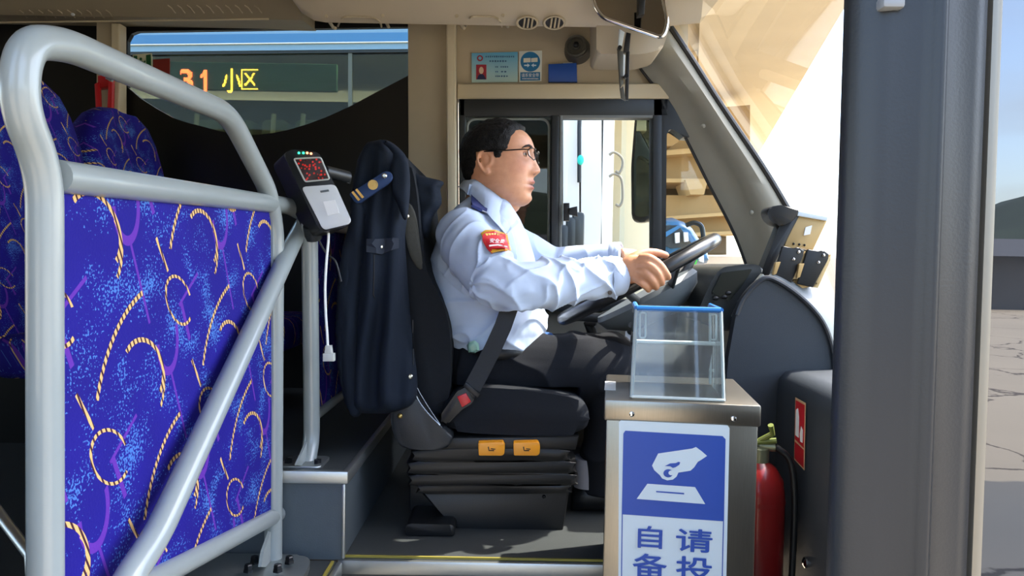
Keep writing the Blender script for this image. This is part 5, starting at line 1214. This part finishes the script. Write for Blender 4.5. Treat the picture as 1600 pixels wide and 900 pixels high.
# ---- glasses
gs = bpy.data.objects.new('eyeglasses', None); COL.objects.link(gs); under(gs, pn); gs.matrix_parent_inverse = Matrix.Identity(4)
m_wire = M('spectacle_wire', '#2a2624', .25, .8, .05, 30)
def G_(o): return o
lens_f = .1075
def gobj(bb, name, m):
    o = bb.done(name, m, None, 60); o.parent = gs; o.matrix_parent_inverse = Matrix.Translation(-Vector(pn.location)); return o
for s in (1, -1):
    rim = [H(lens_f - .006 * (abs(c_) / .03) ** 2 * 0 - (.010 if abs(c_) > .05 else .004 * (abs(c_) / .05)), s * c_, w) for c_, w in ((.010, .126), (.014, .1345), (.028, .1375), (.044, .136), (.052, .130), (.051, .119), (.042, .111), (.026, .109), (.013, .114))]
    rim = catmull(rim, 4, True)
    b = B(); b.tube(rim, .0014, 8, closed=True); gobj(b, 'lens_rim', m_wire if s < 0 else m_wire)
    b = B(); b.add(rim, [tuple(range(len(rim)))]); gobj(b, 'lens', g_lens)
    b = B(); b.tube([H(lens_f - .008, s * .052, .131), H(lens_f - .02, s * .064, .131), H(.06, s * .0775, .1285), H(.02, s * .081, .1275), H(-.006, s * .081, .128)], [.0012, .0016, .0017, .0016, .0014], 8); gobj(b, 'temple', m_wire)
b = B(); b.tube(catmull([H(lens_f - .001, -.010, .127), H(lens_f + .002, 0, .1295), H(lens_f - .001, .010, .127)], 4), .0012, 8); gobj(b, 'bridge', m_wire)

# ---- shirt
b = B(); rows = []
for y, x0, x1, hw in [(303, 741, 783, .066), (312, 728, 793, .10), (324, 714, 801, .145), (340, 702, 810, .178), (365, 688, 822, .192), (400, 674, 836, .195), (440, 670, 846, .195), (480, 676, 851, .2), (512, 692, 855, .2), (533, 701, 852, .195), (546, 712, 840, .18), (556, 730, 815, .15)]:
    ring = []
    for k in range(40):
        a_ = 2 * math.pi * k / 40; ca_, sa_ = math.cos(a_), math.sin(a_); n_ = 2.5
        x = (x0 + x1) / 2 + (x1 - x0) / 2 * math.copysign(abs(ca_) ** (2 / n_), ca_); Yq = YP + hw * math.copysign(abs(sa_) ** (2 / n_), sa_)
        p = P(x, y, YP); ring.append(Vector((p.x, Yq, p.z - .028 * abs(sa_) ** 3 * (1 if y < 345 else 0))))
    rows.append(ring)
b.loft(rows)
chain([(738, 364, 1.88, .066), (722, 366, 1.795, .062), (732, 386, 1.75, .066), (756, 415, 1.695, .065), (780, 442, 1.645, .060), (800, 447, 1.635, .056), (835, 446, 1.65, .056), (880, 441, 1.68, .054), (925, 437, 1.71, .047), (958, 432, 1.733, .043), (966, 431, 1.738, .042)], 24)
chain([(748, 362, 2.02, .075), (755, 362, 2.10, .072), (805, 390, 2.15, .066), (862, 418, 2.18, .060), (905, 412, 2.15, .052), (950, 405, 2.11, .045), (970, 403, 2.1, .043)], 24)
sh = b.done('shirt', None, pn, 180)
bake(sh, [('REMESH', dict(mode='VOXEL', voxel_size=.0055, use_smooth_shade=True)), ('SMOOTH', dict(factor=.5, iterations=6)), ('SUBSURF', dict(levels=1, render_levels=1))])
sh.data.materials.clear(); sh.data.materials.append(m_shirt)
# cloth folds: creases along the sleeve, the back and the belly
EL, WR_, SH_ = P(*ELr), P(*WRr), P(*SHr)
def seglocal(p, a_, c_):
    d_ = c_ - a_; t = max(0, min(1, (p - a_).dot(d_) / d_.length_squared)); return t, (p - (a_ + d_ * t)).length
def ridge(x): return (1 - abs(math.sin(x))) ** 2.2
NRM = [v.normal.copy() for v in sh.data.vertices]
for v in sh.data.vertices:
    p = v.co.copy(); nn = NRM[v.index]; t1, d1 = seglocal(p, EL, WR_); t2, d2 = seglocal(p, SH_, EL); h = 0
    nz = noise.noise(p * 9); nz2 = noise.noise(p * 22 + Vector((3, 1, 2)))
    if d1 < .085 and d1 <= d2 + .01:
        ang = math.atan2((p.z - (EL.z + (WR_.z - EL.z) * t1)), -(p.y - (EL.y + (WR_.y - EL.y) * t1)))
        h = .010 * (ridge(t1 * 13 + ang * 1.5 + nz * 2.4) - .35) * (.55 + .6 * t1) + .006 * (ridge(t1 * 8 - ang * 2.1 + nz2 * 2) - .3)
    elif d2 < .10 and p.y < 1.83:
        h = .008 * (ridge(t2 * 7 + p.x * 30 + nz * 2.2) - .35) * (.25 + t2) + .003 * nz2
    else:
        lo = max(.12, min(1, (1.55 - p.z) / .22))
        h = .011 * (ridge((p.x * 16 + p.z * 22) + nz * 2.5) - .35) * lo + .008 * (ridge(p.x * 10 - p.z * 26 + nz * 3 + 1) - .3) * lo + .003 * nz
    v.co = p + nn * (h * max(0, min(1, (p.z - 1.225) / .05)))
tsh = bvh(sh)
# collar: folded band around the neck
b = B(); rows_t = []
m = 18
TOPE = [(0, (735, 281)), (.2, (742, 284)), (.45, (764, 299)), (.7, (788, 318)), (.88, (802, 331)), (1, (808, 341))]
LOWE = [(0, (722, 292)), (.2, (729, 303)), (.45, (748, 324)), (.7, (770, 347)), (.9, (789, 368)), (1, (807, 350))]
def l2(tab, t): return lerpt([(a_, p_[0]) for a_, p_ in tab], t), lerpt([(a_, p_[1]) for a_, p_ in tab], t)
half = []
for k in range(m + 1):
    t = k / m; x, y = l2(TOPE, t)
    dy = lerpt([(0, 0), (.12, .03), (.3, .055), (.6, .064), (.85, .044), (1, .010)], t)
    p = P(x, y, YP); tp = Vector((p.x, YP - dy, p.z))
    lx, ly = l2(LOWE, t); lo_ = onto(tsh, lx, ly, .007, YP - dy - .03)
    if t < .12: q_ = P(lx, ly, YP); lo_ = lo_.lerp(Vector((q_.x - .01, YP - dy * 1.3, q_.z)), 1 - t / .12)
    md = tp.lerp(lo_, .45) + Vector((-.004, -.008 * min(1, t * 5), .006)); inn = tp + Vector((.006, .010 * min(1, t * 5), -.03))
    half.append([inn, tp + Vector((.002, .004 * min(1, t * 5), -.001)), tp + Vector((0, 0, .003)), md, lo_, lo_ + Vector((.002, .005, .001))])
mir = lambda v: Vector((v.x, 2 * YP - v.y, v.z))
rows_t = [[mir(v) for v in r] for r in half[::-1]][:-1] + half
b.sheet(rows_t); col_ = b.done('collar', m_shirt, sh, 60)
# cuff and button
for nm, W1, W0, rr in (('cuff', P(968, 431, 1.739), P(944, 434, 1.722), .0445), ('cuff', P(972, 403, 2.1), P(955, 405, 2.11), .045)):
    dd = (W1 - W0); b = B(); b.lathe([(rr - .003, 0), (rr, .002), (rr + .001, dd.length * .5), (rr - .001, dd.length), (rr - .006, dd.length + .001), (rr - .008, dd.length - .01)], W0, dd.normalized(), 28, False); b.done(nm, m_shirt, sh, 60)
c = P(953, 457, 1.69); b = B(); b.lathe([(.005, 0), (.005, .002), (0, .003)], c, (0, -1, -.4), 14); b.done('cuff_button', M('button_dark', '#55504e', .3), sh)
ep = decal('shoulder_board', [(737, 309), (745, 314), (758, 322), (763, 330), (759, 336), (746, 331), (735, 326)], tsh, M('board_navy', '#232f66', .7, 0, .1, 120), sh, .005, 5, .006, 1.8)
te2 = bvh(ep); decal('silver_bar', [(737, 321), (761, 331), (760, 334), (736, 324)], te2, M('silver_braid', '#c8ccd4', .4, .3), sh, .002, None, .001, 1.8)
# red sleeve badge with gold edge
bd = [(752, 368), (757, 363), (772, 361.5), (790, 365), (793, 378), (797, 392), (790, 393), (768, 397), (761, 388), (755, 378)]
def scale_o(o, s): cx_, cy_ = sum(p[0] for p in o) / len(o), sum(p[1] for p in o) / len(o); return [(cx_ + (x - cx_) * s, cy_ + (y - cy_) * s) for x, y in o]
bo_ = decal('sleeve_badge', bd, tsh, M('badge_gold', '#d8a030', .5), sh, .004, 4, .002, 1.72); tb_ = bvh(bo_)
decal('badge_field', scale_o(bd, .90), tb_, M('badge_red', '#cc2430', .5), sh, .002, 4, .001, 1.72)
def lay(name, s, cx_, cy_, w, h, tree, m, par, off, rot=0, bold=.01):
    v, f = text2d(s, bold); b = B(); c_, s_ = math.cos(R(rot)), math.sin(R(rot))
    b.add([onto(tree, cx_ + (x * w) * c_ - (-y * h) * s_, cy_ + (x * w) * s_ + (-y * h) * c_, off, 1.72) for x, y in v], f); return finish(b.bm, name, m, par, None, True)
lay('badge_lettering', '安全员', 776, 379, 22, 7, tb_, m_paper, sh, .0045, 5); b = B()
for k in range(7):
    x_, y_ = 760 + k * 4, 368.5 - 2 * math.sin(math.pi * k / 6) + k * .25
    b.add([onto(tb_, x_ + dx, y_ + dy, .0042, 1.72) for dx, dy in ((-1.3, -1.5), (1.3, -1.5), (1.3, 1.5), (-1.3, 1.5))], [(0, 1, 2, 3)])
finish(b.bm, 'badge_print', M('badge_yellow', '#e8c060', .5), sh, None)
decal('badge_line', [(764, 385), (778, 384), (791, 387), (791, 388.5), (778, 386), (764.5, 387)], tb_, m_paper, sh, .0035, None, .0006, 1.72)
# ---- trousers, belt, shoes
b = B()
chain([(725, 575, 1.86, .10), (770, 582, 1.85, .098), (850, 580, 1.845, .092), (920, 578, 1.84, .084), (958, 580, 1.84, .076), (962, 610, 1.84, .070), (950, 690, 1.845, .062), (940, 755, 1.85, .056), (938, 772, 1.85, .055)], 24)
chain([(735, 575, 2.04, .10), (780, 580, 2.05, .098), (870, 572, 2.07, .092), (960, 566, 2.10, .084), (998, 575, 2.1, .074), (1002, 650, 2.1, .066), (1008, 760, 2.1, .055)], 24)
b.sphere(P(745, 565, YP), (.12, .185, .105), 24)
b.sphere(P(772, 552, YP), (.128, .19, .038), 24)
b.sphere(P(810, 566, YP), (.10, .17, .055), 24)
tz = b.done('trousers', None, pn, 180)
bake(tz, [('REMESH', dict(mode='VOXEL', voxel_size=.007, use_smooth_shade=True)), ('SMOOTH', dict(factor=.5, iterations=6)), ('SUBSURF', dict(levels=1, render_levels=1))])
tz.data.materials.clear(); tz.data.materials.append(m_pants)
NRM = [v.normal.copy() for v in tz.data.vertices]
for v in tz.data.vertices:
    p = v.co.copy(); nz = noise.noise(p * 8); v.co = p + NRM[v.index] * (.007 * (ridge(p.x * 14 + p.z * 10 + nz * 2.5) - .35) + .003 * nz)
for v in tz.data.vertices:
    if v.co.x < .16 and v.co.z < 1.165: v.co.z = 1.165 - (1.165 - v.co.z) * .05
b = B(); ring = [P(780 + 76 * math.cos(t), 541 + 2 * math.sin(t), YP) for t in [2 * math.pi * k / 40 for k in range(40)]]
ring = [Vector((p.x, YP + .192 * math.sin(2 * math.pi * k / 40), p.z)) for k, p in enumerate(ring)]
b.tube(ring, .014, 8, closed=True, flat=.4); b.done('belt', m_black, pn)
for i_, (x, Yq) in enumerate(((940, 1.85), (1010, 2.1))):
    c = P(x, 775, Yq); c.z = .852; b = B(); rings = []
    for f, hw, hh in [(-.075, .012, .035), (-.07, .028, .06), (-.04, .036, .075), (0, .038, .075), (.05, .04, .06), (.1, .045, .05), (.15, .043, .042), (.18, .03, .032), (.192, .012, .018)]:
        rings.append([Vector((c.x + f, c.y + hw * math.cos(t), c.z + max(0, hh * (.5 + .5 * math.sin(t))))) for t in [2 * math.pi * k / 16 for k in range(16)]])
    b.loft(rings); shq = b.done('shoe', m_black, pn, 60)
    b = B(); b.tube([Vector((c.x - .03, c.y, c.z + .06)), Vector((c.x - .032, c.y, c.z + .13))], .040, 16); b.done('sock', M('sock_pale', '#8d8f98', .85), pn)
# belt webbing over the lap, lying against the driver
strap([(738, 606, 1.672), (752, 580, 1.67), (770, 545, 1.665), (786, 510, 1.655), (797, 478, 1.66)], 27, 'webbing', m_web, sbelt)
# things by his lap
gp = B(); inflate(gp, [(729, 540), (733, 534), (742, 532), (748, 537), (749, 547), (742, 552), (732, 551)], 1.735, .012, 5, 3); tagset(gp.done('key_pouch', M('jade_green', '#7fa898', .3, 0, .1, 60)), 'small pale green pouch on the driver belt', 'pouch')
# ================================================================ small things on the shelf beside the driver
b = B(); inflate(b, [(843, 526), (850, 518), (862, 520), (870, 530), (868, 540), (852, 541)], 2.02, .03, 7, 3, lambda x, y: .006 * noise.noise(Vector((x * .2, y * .2, 0)))); tagset(b.done('blue_cloth', M('blue_rag', '#2c5a9c', .85, 0, .2, 60)), 'crumpled blue cloth beside the driver belly', 'cloth')
b = B(); b.tube(catmull([P(x, y, 2.06) for x, y in [(874, 537), (890, 541), (905, 541), (922, 545), (945, 546)]], 5), .005, 8, flat=.5); tagset(b.done('green_cord', M('mint_cord', '#7ec8a0', .6)), 'pale green cord lying along the shelf', 'cord')
# ---- tree added out of view to throw the rounded shade on the concrete

tr_ = thing('tree', 'small round unseen tree added ahead of the door to cast shade on the yard', 'tree', (5.3, -2.4, 0))
b = B(); b.tube([Vector((5.3, -2.4, 0)), Vector((5.32, -2.42, 1.2)), Vector((5.28, -2.38, 2.6)), Vector((5.3, -2.4, 3.4))], [.11, .085, .07, .04], 10); b.done('trunk', M('bark', '#4d4032', .95, 0, .25, 25, .8, 30), tr_)
b = B(); bm = bmesh.new(); bmesh.ops.create_icosphere(bm, subdivisions=4, radius=1)
for v in bm.verts: v.co = Vector((5.3, -2.4, 3.6)) + Vector((v.co.x * 1.15, v.co.y * 1.15, v.co.z * .95)) * (1 + .13 * noise.noise(v.co * 4) + .08 * noise.noise(v.co * 11))
b.merge(bm); b.done('crown', M('leaf_green', '#35502a', .9, 0, .35, 8, 1.0, 14), tr_, 180)
